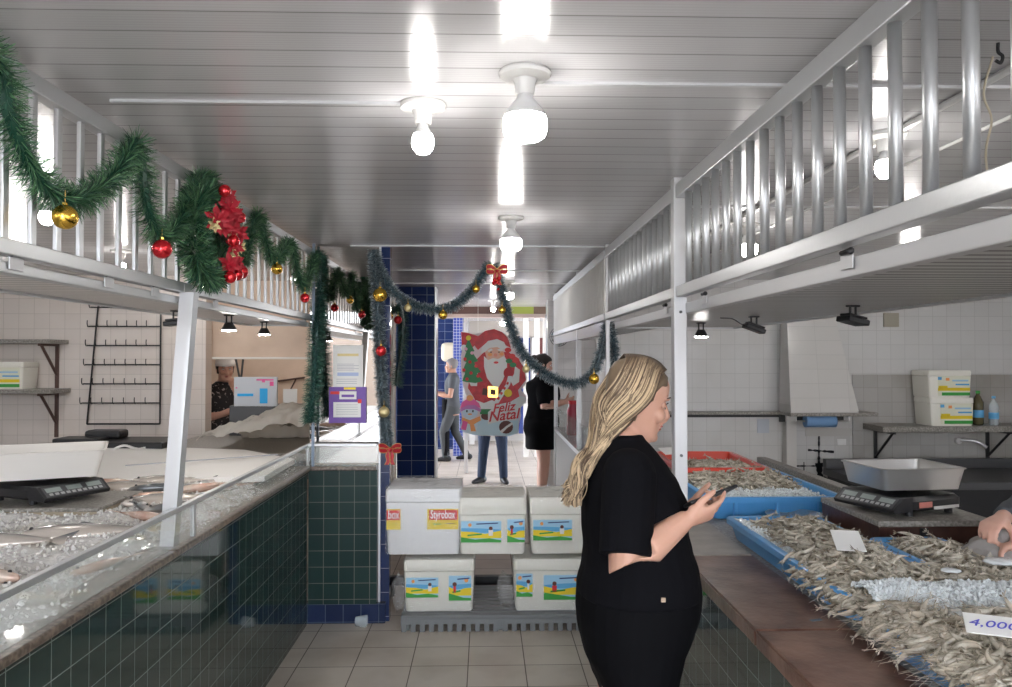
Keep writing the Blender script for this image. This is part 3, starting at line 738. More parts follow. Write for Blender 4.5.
for (px, py, mt, lb) in ((389,316,'gold','small far gold bauble behind the snowy strand'), (398,320,'redball','small far red bauble behind the snowy strand')):
    bauble(lb, W(px, py, 6.5), .035, M[mt], 'baubles on the far green garland')

WV = Vector((0,-.05,.17))
M['redcloth2'] = M['redcloth']
def bow(label, c, s, cluster=False, yaw=0):
    t = thing('ribbon_bow', label, 'bow', c, yaw, 'ribbon bows on the snowy garland')
    for sx in (-1, 1):
        bm = BM(); P = crom([(0,0,0),(sx*.45*s,-.1*s,.34*s),(sx*.85*s,-.02*s,.30*s),(sx*.80*s,.06*s,-.02*s),(sx*.4*s,.02*s,-.06*s),(0,0,0)], 5)
        for a, b in zip(P[:-1], P[1:]): bm.faces.new([bm.verts.new(v) for v in (a-WV*s, b-WV*s, b+WV*s, a+WV*s)])
        obj('loop', bm, M['redcloth'], t)
        bm = BM(); tube(bm, [p-WV*s for p in P], .025*s, 5); tube(bm, [p+WV*s for p in P], .025*s, 5); obj('loop_edge', bm, M['goldcloth'], t)
        bm = BM(); P = crom([(0,-.02*s,0),(sx*.18*s,-.05*s,-.4*s),(sx*.12*s,-.02*s,-.8*s),(sx*.26*s,-.05*s,-1.15*s)], 5); wv = Vector((.15*s,0,0))
        for a, b in zip(P[:-1], P[1:]): bm.faces.new([bm.verts.new(v) for v in (a-wv, a+wv, b+wv, b-wv)])
        obj('tail', bm, M['redcloth'], t)
        bm = BM(); tube(bm, [p+wv for p in P], .022*s, 5); tube(bm, [p-wv for p in P], .022*s, 5); obj('tail_edge', bm, M['goldcloth'], t)
    bm = BM(); ball(bm, (0,-.04*s,0), (.15*s,.13*s,.15*s), 12, 8); obj('knot', bm, M['redcloth'], t, smooth=True)
    if cluster:
        for i, (x, z, r) in enumerate(((-.15,-.75,.13),(.12,-.62,.15),(.02,-.95,.13),(-.22,-1.0,.10),(.08,-1.5,.09))):
            bm = BM(); ball(bm, (x*s*1.3,-.16*s,z*s), r*s*1.3, 14, 10); obj('berry', bm, M['redball'], t, smooth=True)
    return t
bow('red bow with gold edges and red berries at the peak of the snowy garland', W(497, 271, 4.80), .075, True)
bow('red and gold bow low on the pier beside the foam boxes', W(390, 450, 4.80), .078)

def flower(bm, c, n, r, rr, up):
    n = Vector(n).normalized(); u = n.orthogonal().normalized(); w = n.cross(u)
    for ring, (k, l, lift) in enumerate(((6, 1, .15), (5, .62, .45))):
        for i in range(k):
            a = 2*PI*i/k+ring*.5; d = u*math.cos(a)+w*math.sin(a); s = n.cross(d)
            p = [c+n*.002, c+d*r*l*.5+s*r*l*.26+n*r*lift*.6, c+d*r*l+n*r*lift, c+d*r*l*.5-s*r*l*.26+n*r*lift*.6]
            m_ = c+d*r*l*.5+n*r*(lift*.6+.05)
            v = [bm.verts.new(q) for q in p]+[bm.verts.new(m_)]
            bm.faces.new((v[0],v[1],v[4])); bm.faces.new((v[1],v[2],v[4])); bm.faces.new((v[2],v[3],v[4])); bm.faces.new((v[3],v[0],v[4]))
def wreath():
    c = LX(208, 236, -1.03); t = thing('christmas_wreath', 'large green wreath with red poinsettias hung on the left railing', 'wreath', c)
    Rm = .150; bm = BM(); lay = bm.loops.layers.float_color.new('tint'); rr = random.Random(5)
    for _ in range(5200):
        a = rr.random()*2*PI; b = rr.random()*2*PI
        cr = Vector((0, math.cos(a), math.sin(a))); o_ = cr*Rm*(1, 1, 1)[0]
        e = (cr*math.cos(b)+Vector((1,0,0))*math.sin(b)); tang = Vector((0,-math.sin(a),math.cos(a)))
        l = rr.uniform(.04,.068); d = (e+tang*rr.uniform(-.9,.9)).normalized(); s = d.cross(Vector((rr.uniform(-1,1),rr.uniform(-1,1),rr.uniform(-1,1)))).normalized()*.0024
        o2 = o_+e*.012; k = rr.random()**2
        f = bm.faces.new([bm.verts.new(v) for v in (o2-s, o2+s, o2+d*l+s*.5, o2+d*l-s*.5)])
        for q in f.loops: q[lay] = (k*.7,)*3+(1,)
    obj('foliage', bm, M['garland'], t, recalc=False)
    fl = [(40,.17,.052),(10,.215,.05),(75,.19,.045),(-12,.16,.045),(-32,.21,.042),(62,.12,.04),(-50,.17,.04),(150,.10,.06),(20,.13,.04)]
    for deg, rad, r in fl:
        a = math.radians(deg); p = Vector((.062, math.cos(a)*rad*.8-.03, math.sin(a)*rad*.8)); bm = BM()
        flower(bm, Vector((0,0,0)), (1, -.9, .1), r, rr, 0); obj('poinsettia', bm, M['poin'], t, p+Vector((.01,-.015,0)))
    for q in ((.075,-.055,.03), (.085,-.02,.10), (.07,.03,-.10)):
        bm = BM(); flower(bm, Vector((0,0,0)), (.7,-1,.1), .05, rr, 0); obj('poinsettia', bm, M['poin'], t, Vector(q))
    for deg, rad in ((30,.235),(-5,.115),(-45,.235),(95,.20),(-70,.2)):
        a = math.radians(deg); bm = BM(); ball(bm, (0,0,0), .024, 14, 10); obj('red_ball', bm, M['redball'], t, Vector((.075, math.cos(a)*rad*.8-.03, math.sin(a)*rad*.8)), smooth=True)
    for deg, rad in ((50,.21),(5,.12),(-25,.15),(-5,.24),(170,.13)):
        a = math.radians(deg); bm = BM(); flower(bm, Vector((0,0,0)), (1,-.8,0), .03, rr, 0); obj('gold_leaf', bm, M['palegold'], t, Vector((.068, math.cos(a)*rad*.8-.03, math.sin(a)*rad*.8)))
wreath()

# ------------------------------------------------------------------ posters on the mirror
def sheet(name, label, x0, y0, x1, y1, D, mt, cat, th=.003):
    a = W(x0, y0, D); b = W(x1, y1, D)
    t = thing(name, label, cat, (a.x, D, b.z)); w = b.x-a.x; h = a.z-b.z
    bm = BM(); box(bm, 0, w, 0, th, 0, h); obj('sheet', bm, mt, t)
    return t, w, h
def deco(t, nm, x0, x1, z0, z1, mt, w, h, lift=.0015, k=0):
    bm = BM(); box(bm, x0*w, x1*w, -lift*(1+k), -lift*k, z0*h, z1*h); return obj(nm, bm, mt, t)
t, w, h = sheet('notice_sheet', 'long white notice sheet stuck on the mirror above the purple poster', 333, 345, 363, 388, 4.915, M['paper'], 'notice')
deco(t, 'highlight', .15,.85,.74,.80, mat('faded yellow print', (.75,.62,.30), .6), w, h); deco(t, 'highlight', .15,.85,.28,.36, mat('faded blue print', (.42,.50,.72), .6), w, h)
for i in range(5): deco(t, 'text_line', .14,.86 if i % 2 else .7,.55-i*.035,.562-i*.035, M['greyp'], w, h)
for i in range(3): deco(t, 'text_line', .12,.8,.2-i*.05,.212-i*.05, M['greyp'], w, h)
t, w, h = sheet('purple_poster', 'purple poster with a white text panel stuck on the mirror', 329, 387, 366, 423, 4.91, M['purple'], 'poster')
deco(t, 'text_panel', .12,.86,.16,.58, M['paper'], w, h)
for i in range(5): deco(t, 'text_line', .2,.78,.50-i*.065,.512-i*.065, M['greyp'], w, h, k=1)
deco(t, 'logo_cloud', .28,.74,.66,.88, M['paper'], w, h); deco(t, 'logo_word', .34,.68,.72,.79, M['purple'], w, h, k=1)
deco(t, 'gold_corner', .40,.72,.93,.99, M['yellow'], w, h); deco(t, 'red_band', .04,.30,.80,.88, M['red'], w, h); deco(t, 'red_dot', .78,.88,.55,.66, M['red'], w, h, k=1)

# ------------------------------------------------------------------ foam boxes on the pallet
def label_art(parent, x0, z0, w, h, y, flip=False, tilt=0):
    """sky, sea, sun, sand and grass print; one panel made of thin printed layers"""
    bm = BM(); box(bm, 0, w, -.0012, 0, 0, h); p = obj('printed_label', bm, M['sky'], parent, (x0, y, z0)); p.rotation_euler = (0, tilt, 0)
    def poly(nm, pts, mt, k):
        bm = BM(); prism(bm, [(u*w, v*h) for u, v in pts], .0006, Matrix.Translation((0,-.0012-.0006*k,0))); obj(nm, bm, mt, p)
    f = (lambda u: 1-u) if flip else (lambda u: u)
    poly('printed_sea', [(f(0),.45),(f(0),.68),(f(.5),.66),(f(1),.60),(f(1),.45)], M['seablue'], 1)
    poly('printed_sand', [(f(0),.2),(f(0),.52),(f(.3),.50),(f(.6),.40),(f(1),.56),(f(1),.2)], M['yellow'], 2)
    poly('printed_grass', [(f(0),0),(f(0),.26),(f(.35),.14),(f(.7),.20),(f(1),.10),(f(1),0)] if not flip else [(1,0),(1,.10),(.65,.12),(.3,.22),(0,.30),(0,0)], M['green'], 3)
    poly('printed_sun', [(f(.22)+.07*math.cos(a)*h/w*1.2, .82+.07*math.sin(a)*1.2) for a in [2*PI*i/12 for i in range(12)]], M['orange'], 3)
    u = f(.74)
    poly('printed_child', [(u+.09*math.cos(a)*h/w, .66+.09*math.sin(a)) for a in [2*PI*i/10 for i in range(10)]], M['brownp'], 4)
    poly('printed_child', [(u-.05,.32),(u+.05,.32),(u+.06,.58),(u-.06,.58)], M['red'] if flip else M['paper'], 4)
    poly('printed_words', [(.38,.84),(.92,.88),(.92,.93),(.38,.89)], M['navyp'], 4)
    poly('printed_words', [(.16,.30),(.52,.36),(.52,.43),(.16,.37)], M['green'], 4)
def foam_box(label, x, y, z, w, d, h, kind, lid=.22, rz=0, cat='foam box', grp='wrapped foam boxes on the pallet', labels=(), wrap=True):
    t = thing('foam_box', label, cat, (x, y, z), rz, grp)
    bm = BM(); rr = lambda s, zz, r=.02: [Vector((sx*(w/2*s-r)+r*math.cos(a), sy*(d/2*s-r)+r*math.sin(a), zz)) for sx, sy, a0 in ((1,1,0),(-1,1,PI/2),(-1,-1,PI),(1,-1,3*PI/2)) for a in (a0, a0+PI/6, a0+PI/3, a0+PI/2)]
    hl = h*(1-lid)
    loft(bm, [rr(.93, 0), rr(.955, .012), rr(1.0, hl-.002)]); smooth_by(obj('box_body', bm, kind, t), 30)
    bm = BM(); loft(bm, [rr(1.0, hl+.0015), rr(1.012, hl+.006), rr(1.012, h-.012), rr(.985, h)]); smooth_by(obj('lid', bm, kind, t), 30)
    if wrap:
        n = 20; bm = BM(); rs = random.Random(int(abs(x)*999+z*77)); rings = []
        for k in range(9):
            zz = .004+(h+.006)*k/8; ring = []
            for p in rr(1.018, zz, .025):
                j = noise.noise(Vector((p.x*14+x*9, p.y*14, zz*10+z)))
                ring.append(p*1+Vector((p.x, p.y, 0)).normalized()*.0035*j+Vector((0,0,.004*j)))
            rings.append(ring)
        rs_ = loft(bm, rings, cap=False)
        # crumpled top
        m_ = 14; g = [[None]*(m_+1) for _ in range(m_+1)]
        for i in range(m_+1):
            for j in range(m_+1):
                px = (i/m_-.5)*w*1.04; py = (j/m_-.5)*d*1.04
                e = min(1, 6*min(i, m_-i, j, m_-j)/m_)
                zz = h+.006+.022*e*(.5+noise.noise(Vector((px*17+x*5, py*17, z*3))))+.010*rs.random()*e
                g[i][j] = bm.verts.new((px, py, zz))
        for i in range(m_):
            for j in range(m_): bm.faces.new((g[i][j], g[i+1][j], g[i+1][j+1], g[i][j+1]))
        obj('plastic_wrap', bm, M['plasticbag'], t, smooth=True)
    for L_ in labels:
        label_art(t, *L_)
    return t
def fb(px0, px1, pyt, pyb, D, dep, **k):
    a = W(px0, pyt, D); b = W(px1, pyb, D); return (a.x+b.x)/2, D+dep/2, b.z, b.x-a.x, dep, a.z-b.z
PZ = .10
D0 = 4.80
b1 = fb(404, 474, 561, 612, D0, .40); b1 = (b1[0], b1[1], PZ, b1[3], b1[4], .315)
b2 = fb(514, 588, 561, 612, D0, .40); b2 = (b2[0], b2[1], PZ, b2[3], b2[4], .315)
ytop = PZ+.315+.012+.02
foam_box('cream foam box on the pallet under the big white box', *b1, M['styro2'], labels=((-b1[3]*.47, .09, b1[3]*.46, .12, -.204), (b1[3]*.14, .07, b1[3]*.32, .15, -.204, True)))
foam_box('cream foam box on the pallet nearest the blonde woman', *b2, M['styro2'], labels=((-b2[3]*.47, .09, b2[3]*.22, .14, -.204), (-b2[3]*.10, .07, b2[3]*.56, .15, -.204, True)))
c1 = (W(423,560,D0).x, D0+.22, ytop, .455, .44, .40)
t = foam_box('big white foam box with red and yellow labels, on top of the stack', *c1, M['styro'], lid=.2, labels=())
def sbox(x0, w, body, cut=0):
    bm = BM(); box(bm, 0, w, -.0012, 0, 0, .125); p = obj('yellow_label', bm, M['yellow'], t, (x0, -.221, .155))
    bm = BM(); box(bm, .012 if not cut else 0, w-.004, -.002, -.0012, .058, .118); obj('red_band', bm, M['red'], p)
    text_obj('lettering', body, .072, M['white'], p, (w/2, -.0030, .090), (PI/2,0,0), .0006, bold=.0012, sx=.56 if not cut else .62)
    bm = BM(); box(bm, .035, w*.45, -.002, -.0012, .030, .036); obj('small_print', bm, M['green'], p)
    bm = BM(); box(bm, w*.6, w-.02, -.002, -.0012, .034, .038); obj('small_print', bm, M['brownp'], p)
sbox(.025, .19, 'Styrobox'); sbox(-.222, .085, 'box', 1)
bm = BM(); box(bm, -.06, .05, -.229, -.2225, .345, .358, .003); obj('lid_handle', bm, M['styro'], t)
c2 = fb(458, 527, 503, 558, D0, .42); c2 = (c2[0], c2[1], ytop, c2[3]*.97, c2[4], .345)
c3 = fb(530, 600, 503, 558, D0, .42); c3 = (c3[0], c3[1], ytop, c3[3]*.99, c3[4], .345)
foam_box('cream foam box in the middle of the upper row', *c2, M['styro2'], lid=.3, labels=((-c2[3]*.47, .075, c2[3]*.60, .13, -.214), (c2[3]*.22, .075, c2[3]*.26, .14, -.214, True)))
foam_box('cream foam box of the upper row partly behind the blonde woman', *c3, M['styro2'], lid=.3, labels=((-c3[3]*.46, .085, c3[3]*.56, .125, -.214), (c3[3]*.27, .075, c3[3]*.22, .15, -.214, True)))
# loose plastic folds beside lower boxes
for i, (px, lb) in enumerate(((398, 'crumpled clear bag left of the lower foam boxes'), (505, 'crumpled clear bag between the lower foam boxes'))):
    c = W(px, 597, D0-.01); bm = BM(); vs = bmesh.ops.create_icosphere(bm, subdivisions=4, radius=1)['verts']
    for v in vs:
        q = v.co.copy(); j = noise.noise(q*2.1+Vector((i*7,0,0)))+.5*noise.noise(q*5.2)
        v.co = Vector((q.x*.042, q.y*.06, q.z*.10))*(1+.45*j)
    o = obj('clear_bag', bm, M['plasticbag'], loc=(c.x, c.y+.08, .21), smooth=True); tag(o, lb, 'plastic bag', 'loose clear bags by the foam boxes')
# pallet
pa = W(401, 613, D0-.04)
t = thing('plastic_pallet', 'grey plastic pallet on the tiled floor under the foam boxes', 'pallet', (pa.x, D0-.06, 0))
PW = 1.22
for k in range(9):
    bm = BM(); box(bm, 0, PW, k*.072, k*.072+.055, .078, .098, .004); obj('deck_slat', bm, M['greyplastic'], t)
bm = BM()
box(bm, 0, PW, 0, .03, .045, .078)
for k in range(22): box(bm, .004+k*.0555, .004+k*.0555+.030, .0, .035, 0, .046)
obj('front_rail', bm, M['greyplastic'], t)
bm = BM(); box(bm, 0, PW, .60, .63, .0, .078); obj('rear_rail', bm, M['greyplastic'], t)
for x in (0, .58, PW-.05):
    bm = BM(); box(bm, x, x+.05, .03, .60, 0, .078); obj('runner', bm, M['greyplastic'], t)
t = thing('dark_rail', 'dark metal bar lying behind the foam boxes', 'bar', (W(383, 590, 5.40).x, 5.46, .0))
bm = BM(); box(bm, 0, 1.35, 0, .05, .07, .13, .004); obj('bar', bm, M['blackm'], t)
for x in (.02, 1.28):
    bm = BM(); box(bm, x, x+.05, 0, .05, 0, .07); obj('foot', bm, M['blackm'], t)
# small clear cup on floor by plinth
t = thing('plastic_cup', 'crushed clear plastic cup on the floor at the blue plinth', 'cup', (W(356,619,4.86).x, 4.84, .002))
bm = BM(); rs = lathe(bm, [(.028,0),(.040,.07)], n=16, cap=False); bmesh.ops.transform(bm, matrix=Matrix.Translation((0,0,.032)) @ Matrix.Rotation(PI/2, 4, 'Y'), verts=bm.verts[:]); obj('cup_wall', bm, M['clearpet'], t)

# ------------------------------------------------------------------ foam boxes and bottles on the shelves
sz = p3.z
def shelf_box(label, x0, x1, z, h, yf, dep, grp, ytop=None):
    t = foam_box(label, (x0+x1)/2, yf+dep/2, z, x1-x0, dep, h, M['styro2'], lid=.2, grp=grp, wrap=False)
    w = x1-x0
    bm = BM(); box(bm, 0, w*.74, -.001, 0, 0, h*.72); p = obj('printed_label', bm, mat('label cream', (.80,.80,.66), .5), t, (-w*.29, -dep/2-.003, h*.08))
    for (a, b, c, d, m_) in ((0,.12,.8,.95,'seablue'),(.25,.36,.76,.9,'orange'),(.45,.95,.72,.8,'sky'),(.02,.30,.35,.5,'yellow'),(.0,1,.24,.40,'yellow'),(.12,1,.0,.16,'green'),(.55,.98,.52,.60,'seablue')):
        bm = BM(); box(bm, a*w*.74, b*w*.74, -.0018, -.001, c*h*.72, d*h*.72); obj('printed_band', bm, M[m_], p)
    return t
xa = W(931, 400, 6.66).x; xb = W(972, 400, 6.66).x
shelf_box('lower foam box on the right wall shelf', xa, xb+.02, sz, .245, 6.66, .28, 'foam boxes on the right shelf')
shelf_box('upper foam box on the right wall shelf', xa-.02, xb, sz+.246, .235, 6.66, .28, 'foam boxes on the right shelf')
xb = W(24, 370, 6.54).x
shelf_box('foam box on the lower shelf of the left tiled wall', xb-.42, xb, p2.z, .225, 6.52, .24, 'foam box on the left shelf')
def bottle(label, x, y, z, h, r, liquid, cap):
    t = thing('plastic_bottle', label, 'bottle', (x, y, z), 0, 'bottles on the right shelf')
    bm = BM(); lathe(bm, [(r*.8,0),(r,.01),(r,.3*h),(r*.94,.42*h),(r,.5*h),(r,.66*h),(r*.5,.84*h),(r*.34,.88*h),(r*.34,.93*h)], n=20); smooth_by(obj('bottle_body', bm, liquid, t), 50)
    bm = BM(); lathe(bm, [(r*.4,.925*h),(r*.4,h)], n=16); obj('cap', bm, cap, t)
    bm = BM(); lathe(bm, [(r*1.01,.22*h),(r*1.01,.44*h)], n=20, cap=False); obj('label_band', bm, M['seablue'], t)
x = W(980, 400, 6.75).x
bottle('bottle with brown contents and green cap next to the shelf boxes', x, 6.78, sz, .30, .045, mat('brown bottle', (.12,.10,.05), .1, alpha=.85), M['green'])
bottle('clear water bottle with blue cap, rightmost on the shelf', x+.115, 6.74, sz, .255, .04, M['clearpet'], M['seablue'])

# ------------------------------------------------------------------ right wall hood, roll, papers
a = W(795, 318, 6.75); b = W(862, 412, 6.75)
t = thing('tiled_hood', 'white tiled hood widening downwards on the right wall above the blue paper roll', 'hood', (W(790,412,6.7).x, 6.98, b.z))
wh = W(858,412,6.7).x-W(790,412,6.7).x
bm = BM(); zt = CEIL-b.z-.03
q = [(0,-.03,0),(wh,-.03,0),(wh,-.30,0),(0,-.30,0)]; r2 = [(.03,-.03,zt),(wh-.20,-.03,zt),(wh-.20,-.12,zt),(.03,-.12,zt)]
loft(bm, [[Vector(v) for v in q], [Vector(v) for v in r2]]); obj('hood_body', bm, tiles('hood tiles', (.62,.605,.58), (.65,.63,.61), (.50,.49,.47), (.26,.125), 'xz', (0,0), .004, .25, bumpd=.3), t)
bm = BM(); box(bm, -.02, wh+.15, -.34, -.02, -.03, 0, .004); obj('shelf_board', bm, M['graystone'], t)
bm = BM(); box(bm, .0, wh-.02, -.05, -.02, -.10, -.03); obj('dark_batten', bm, M['black'], t)
pr = W(804, 421, 6.72); pr2 = W(834, 421, 6.72)
t = thing('paper_roll', 'blue paper towel roll hung under the tiled hood', 'paper roll', (pr.x, 6.70, pr.z-.0))
bm = BM(); tube(bm, [(0,0,0), (pr2.x-pr.x,0,0)], .053, 24); smooth_by(obj('roll', bm, M['bluepaper'], t))
bm = BM(); tube(bm, [(-.08,0,0), (pr2.x-pr.x+.12,0,0)], .008, 8); tube(bm, [(-.08,0,0),(-.08,.0,.06),(-.08,.10,.08)], .008, 6); tube(bm, [(pr2.x-pr.x+.12,0,0),(pr2.x-pr.x+.12,0,.06),(pr2.x-pr.x+.12,.1,.08)], .008, 6); obj('holder', bm, M['steel'], t)
def wall_flat(name, label, cat, x0, y0, x1, y1, mt, D=6.985, th=.006):
    a = W(x0, y0, D); b = W(x1, y1, D); bm = BM(); box(bm, 0, b.x-a.x, -th, 0, 0, a.z-b.z, .001)
    return tag(obj(name, bm, mt, loc=(a.x, D+.0, b.z)), label, cat)
wall_flat('wall_paper_note', 'pale blue paper note on the white wall left of the hood', 'note', 757, 419, 769, 433, mat('pale blue note', (.50,.53,.58), .6), 6.998)
wall_flat('notice_strip', 'long faded notice strip under the blue paper roll', 'notice', 805, 428, 852, 436, mat('faded notice', (.55,.53,.50), .6), 6.998)
wall_flat('wall_label', 'small white label above the black patches on the wall', 'label', 837, 439, 846, 445, M['paper'], 6.998)
wall_flat('junction_cover', 'beige square cover plate high on the right tiled wall', 'cover plate', 883, 313, 898, 327, mat('beige plate', (.40,.37,.30), .6), 6.998, .02)
# dark gaps of missing tiles: one worn patch with a shape of its own
bm = BM(); rr = random.Random(3)
def strip(x0, y0, x1, y1, w):
    a = W(x0, y0, 6.994); b = W(x1, y1, 6.994); d = (b-a); L_ = d.length; k = max(2, int(L_/.02)); s = Vector((-d.z, 0, d.x)).normalized()
    pts = [a+d*i/k for i in range(k+1)]; ws = [w*rr.uniform(.4,1.3) for _ in pts]
    for i in range(k):
        bm.faces.new([bm.verts.new(v) for v in (pts[i]-s*ws[i], pts[i+1]-s*ws[i+1], pts[i+1]+s*ws[i+1], pts[i]+s*ws[i])])
for q in ((819,436,819,476,.010),(808,450,834,452,.010),(793,466,849,466,.006),(819,463,820,478,.028),(835,466,836,480,.026),(846,463,850,480,.05),(837,478,858,480,.03),(822,478,838,481,.02),(804,462,804,474,.005)): strip(*q)
bmesh.ops.translate(bm, verts=bm.verts[:], vec=(0,0,0)); bmesh.ops.solidify(bm, geom=bm.faces[:], thickness=.002)
tag(obj('bare_mortar_patch', bm, M['dirty']), 'black patches of missing tile low on the wall behind the scale', 'wall damage')
a = W(688, 411, 6.99); b = W(783, 411, 6.99)
t = thing('batten_shelf', 'thin dark batten shelf on the white wall behind the square post', 'shelf', (W(630,411,6.99).x, 6.99, a.z))
bm = BM(); box(bm, 0, b.x-W(630,411,6.99).x, -.12, 0, -.025, 0, .003); obj('board', bm, M['graystone'], t)
bm = BM(); box(bm, .02, b.x-W(630,411,6.99).x-.02, -.03, 0, -.055, -.025); obj('batten', bm, M['black'], t)
# vertical corner trim on wall
bm = BM(); a = W(789, 320, 6.98); box(bm, a.x-.06, a.x+.03, 6.90, 7.0, 0, CEIL); struct('pillar_wall', bm, M['offwhite'])
# dark sink bench behind scale
t = thing('wash_bench', 'dark wash bench under the right wall shelf', 'bench', (W(852,480,6.3).x, 6.0, 0))
bm = BM(); box(bm, 0, 1.9, 0, .85, .62, .68, .006); obj('bench_top', bm, M['darkgrey'], t)
bm = BM(); box(bm, 0, 1.9, .78, .85, .68, .76, .004); obj('upstand', bm, M['darkgrey'], t)
bm = BM(); box(bm, .02, 1.88, .05, .8, .0, .62); obj('bench_front', bm, M['black'], t)
t = thing('wall_tap', 'pale curved tap on the wall under the right shelf', 'tap', W(958, 443, 6.97))
bm = BM(); tube(bm, crom([(0,0,.02),(.06,-.04,.03),(.14,-.08,.015),(.20,-.1,-.03)], 5), .014, 8); obj('spout', bm, M['steel'], t, smooth=True)
bm = BM(); tube(bm, [(0,.01,.02),(0,-.02,.02)], .028, 12); obj('flange', bm, M['steel'], t)
# ------------------------------------------------------------------ bins
def rrect(w, d, z, r=.04, cx=0, cy=0, k=5):
    return [Vector((cx+sx*(w/2-r)+r*math.cos(a0+PI/2*i/(k-1)), cy+sy*(d/2-r)+r*math.sin(a0+PI/2*i/(k-1)), z)) for sx, sy, a0 in ((1,1,0),(-1,1,PI/2),(-1,-1,PI),(1,-1,3*PI/2)) for i in range(k)]
def bin_(label, x0, x1, y0, y1, z, h, mt, rz=0, grp='blue plastic bins of shrimp', name='plastic_bin', tilt=None, ribs=True):
    w = x1-x0; d = y1-y0
    t = thing(name, label, 'bin', ((x0+x1)/2, (y0+y1)/2, z), rz, grp)
    bm = BM(); i = .03
    loft(bm, [rrect(w-.06, d-.06, 0), rrect(w-.02, d-.02, h-.012), rrect(w-.05, d-.05, h-.012)[::1], rrect(w-.085, d-.085, .006)], cap=True)
    smooth_by(obj('bin_body', bm, mt, t), 35)
    bm = BM(); loft(bm, [rrect(w-.022, d-.022, h-.026), rrect(w+.004, d+.004, h-.024), rrect(w+.004, d+.004, h-.003), rrect(w-.004, d-.004, h), rrect(w-.046, d-.046, h), rrect(w-.052, d-.052, h-.012)], cap=False)
    smooth_by(obj('rim', bm, mt, t), 35)
    if ribs:
        for k in (-.3, 0, .3):
            bm = BM(); box(bm, k*w-.008, k*w+.008, -d/2+.004, -d/2+.026, .01, h-.02, .002); obj('rib', bm, mt, t)
    return t
ZC = .887
binA = bin_('large blue bin farthest along the counter, beyond the square post', 1.05, 1.72, 3.66, 5.30, ZC, .105, M['blueplastic'], 0)
binR = bin_('red tray heaped with shrimp inside the farthest blue bin', 1.10, 1.62, 4.36, 5.16, ZC+.050, .095, M['redplastic'], -.04, name='plastic_tray', ribs=False)
binB = bin_('blue bin of shrimp beside the timber ledge, with a blank price card', 1.03, 1.43, 2.22, 3.34, ZC, .085, M['blueplastic'], 0)
binC = bin_('blue bin in front of the dark cutting block', 1.445, 1.72, 2.12, 2.93, ZC, .085, M['blueplastic'], 0)
binE = bin_('nearest blue bin, mostly buried under shrimp and ice', 1.03, 1.72, 1.12, 2.08, ZC, .075, M['blueplastic'], 0)

# ------------------------------------------------------------------ shrimp
def shrimp_geo(bm, M_=None, det=1, bend=1.0, ant=True, rr=R):
    n = 7 if det else 5; vs0 = len(bm.verts)
    L_ = .085; pts = []; rad = []
    m = 9 if det else 6
    for i in range(m):
        s = i/(m-1); a = -0.5*bend + s*2.0*bend
        rC = L_/(2.0*bend)
        pts.append(Vector((rC*math.sin(a), rC*math.cos(a)-rC, 0)))
        prof = (.18,.72,1,1,.92,.8,.66,.46,.26) if det else (.25,.95,1,.82,.55,.22)
        rad.append((.0088*prof[i], .0072*prof[i]))
    tube(bm, pts, rad, n, ref=(0,0,1))
    e = pts[-1]; d = (pts[-1]-pts[-2]).normalized(); s = Vector((-d.y, d.x, 0)); z = Vector((0,0,1))
    for k in (-1, 0, 1):
        a = d+z*k*.0+s*0; side = z*k*.007
        v = [bm.verts.new(q) for q in (e-z*.002, e+d*.011+side-z*.0025, e+d*.017+side*1.5, e+d*.011+side+z*.0025)]
        bm.faces.new(v)
    h = pts[0]; dh = (pts[0]-pts[1]).normalized()
    v = [bm.verts.new(q) for q in (h+z*.001, h-z*.001, h+dh*.014+Vector((0,.003,0)))]; bm.faces.new(v)
    if det:
        for i in range(2, 8):   # legs
            p = pts[i]; inn = (Vector((0,-L_/(2*bend),0))-p).normalized()
            v = [bm.verts.new(q) for q in (p+inn*.004-dh*.002, p+inn*.004+dh*.002, p+inn*.014+dh*.002)]; bm.faces.new(v)
        if ant:
            for k in (-1, 1):
                A = [h, h+dh*.02+Vector((0,.006,k*.004)), h+dh*.05+Vector((0,-.004,k*.012)), h+dh*.075+Vector((0,-.02,k*.016))]
                for a, b in zip(A[:-1], A[1:]):
                    v = [bm.verts.new(q) for q in (a, b, b+Vector((0,0,.0009)), a+Vector((0,0,.0009)))]; bm.faces.new(v)
        for k in (-1, 1):
            p = pts[0]*.5+pts[1]*.5+Vector((0,.003,k*.006)); ball(bm, p, .0017, 5, 4)
    bm.verts.ensure_lookup_table()
    if M_ is not None:
        for v in bm.verts[vs0:]: v.co = M_ @ v.co
rs = random.Random(21)
def hB(x, y):   # heap height above ZC for each bin, None outside
    return
heaps = []   # (x0,x1,y0,y1, base z at rim, crown height)
def heapf(x0, x1, y0, y1, z0, crown, seed, p=.5, bank=False):
    def f(x, y):
        if not (x0 < x < x1 and y0 < y < y1): return None
        u = (x-x0)/(x1-x0); v = (y-y0)/(y1-y0)
        e = (max(0, 4*u*(1-u))*max(0, 4*v*(1-v)))**p
        z = z0+crown*e+.014*noise.noise(Vector((x*6+seed, y*6, 0)))
        if bank and x < 1.08: z = min(z, ZC+.035+max(0, x-1.02)/.028*.075)
        return z
    return f, (x0, x1, y0, y1)
H = {}
H['far'] = heapf(1.10, 1.67, 3.98, 4.98, ZC+.065, .055, 1, .35)
H['B'] = heapf(1.025, 1.40, 2.16, 3.27, ZC+.055, .055, 5, .3, True)
H['C'] = heapf(1.49, 1.69, 2.28, 2.87, ZC+.07, .025, 9, .4)
H['E'] = heapf(1.03, 1.72, 1.10, 2.16, ZC+.045, .095, 13, .3, True)
H['mid'] = heapf(1.30, 1.60, 2.18, 2.55, ZC+.06, .03, 17, .4)
protos = []
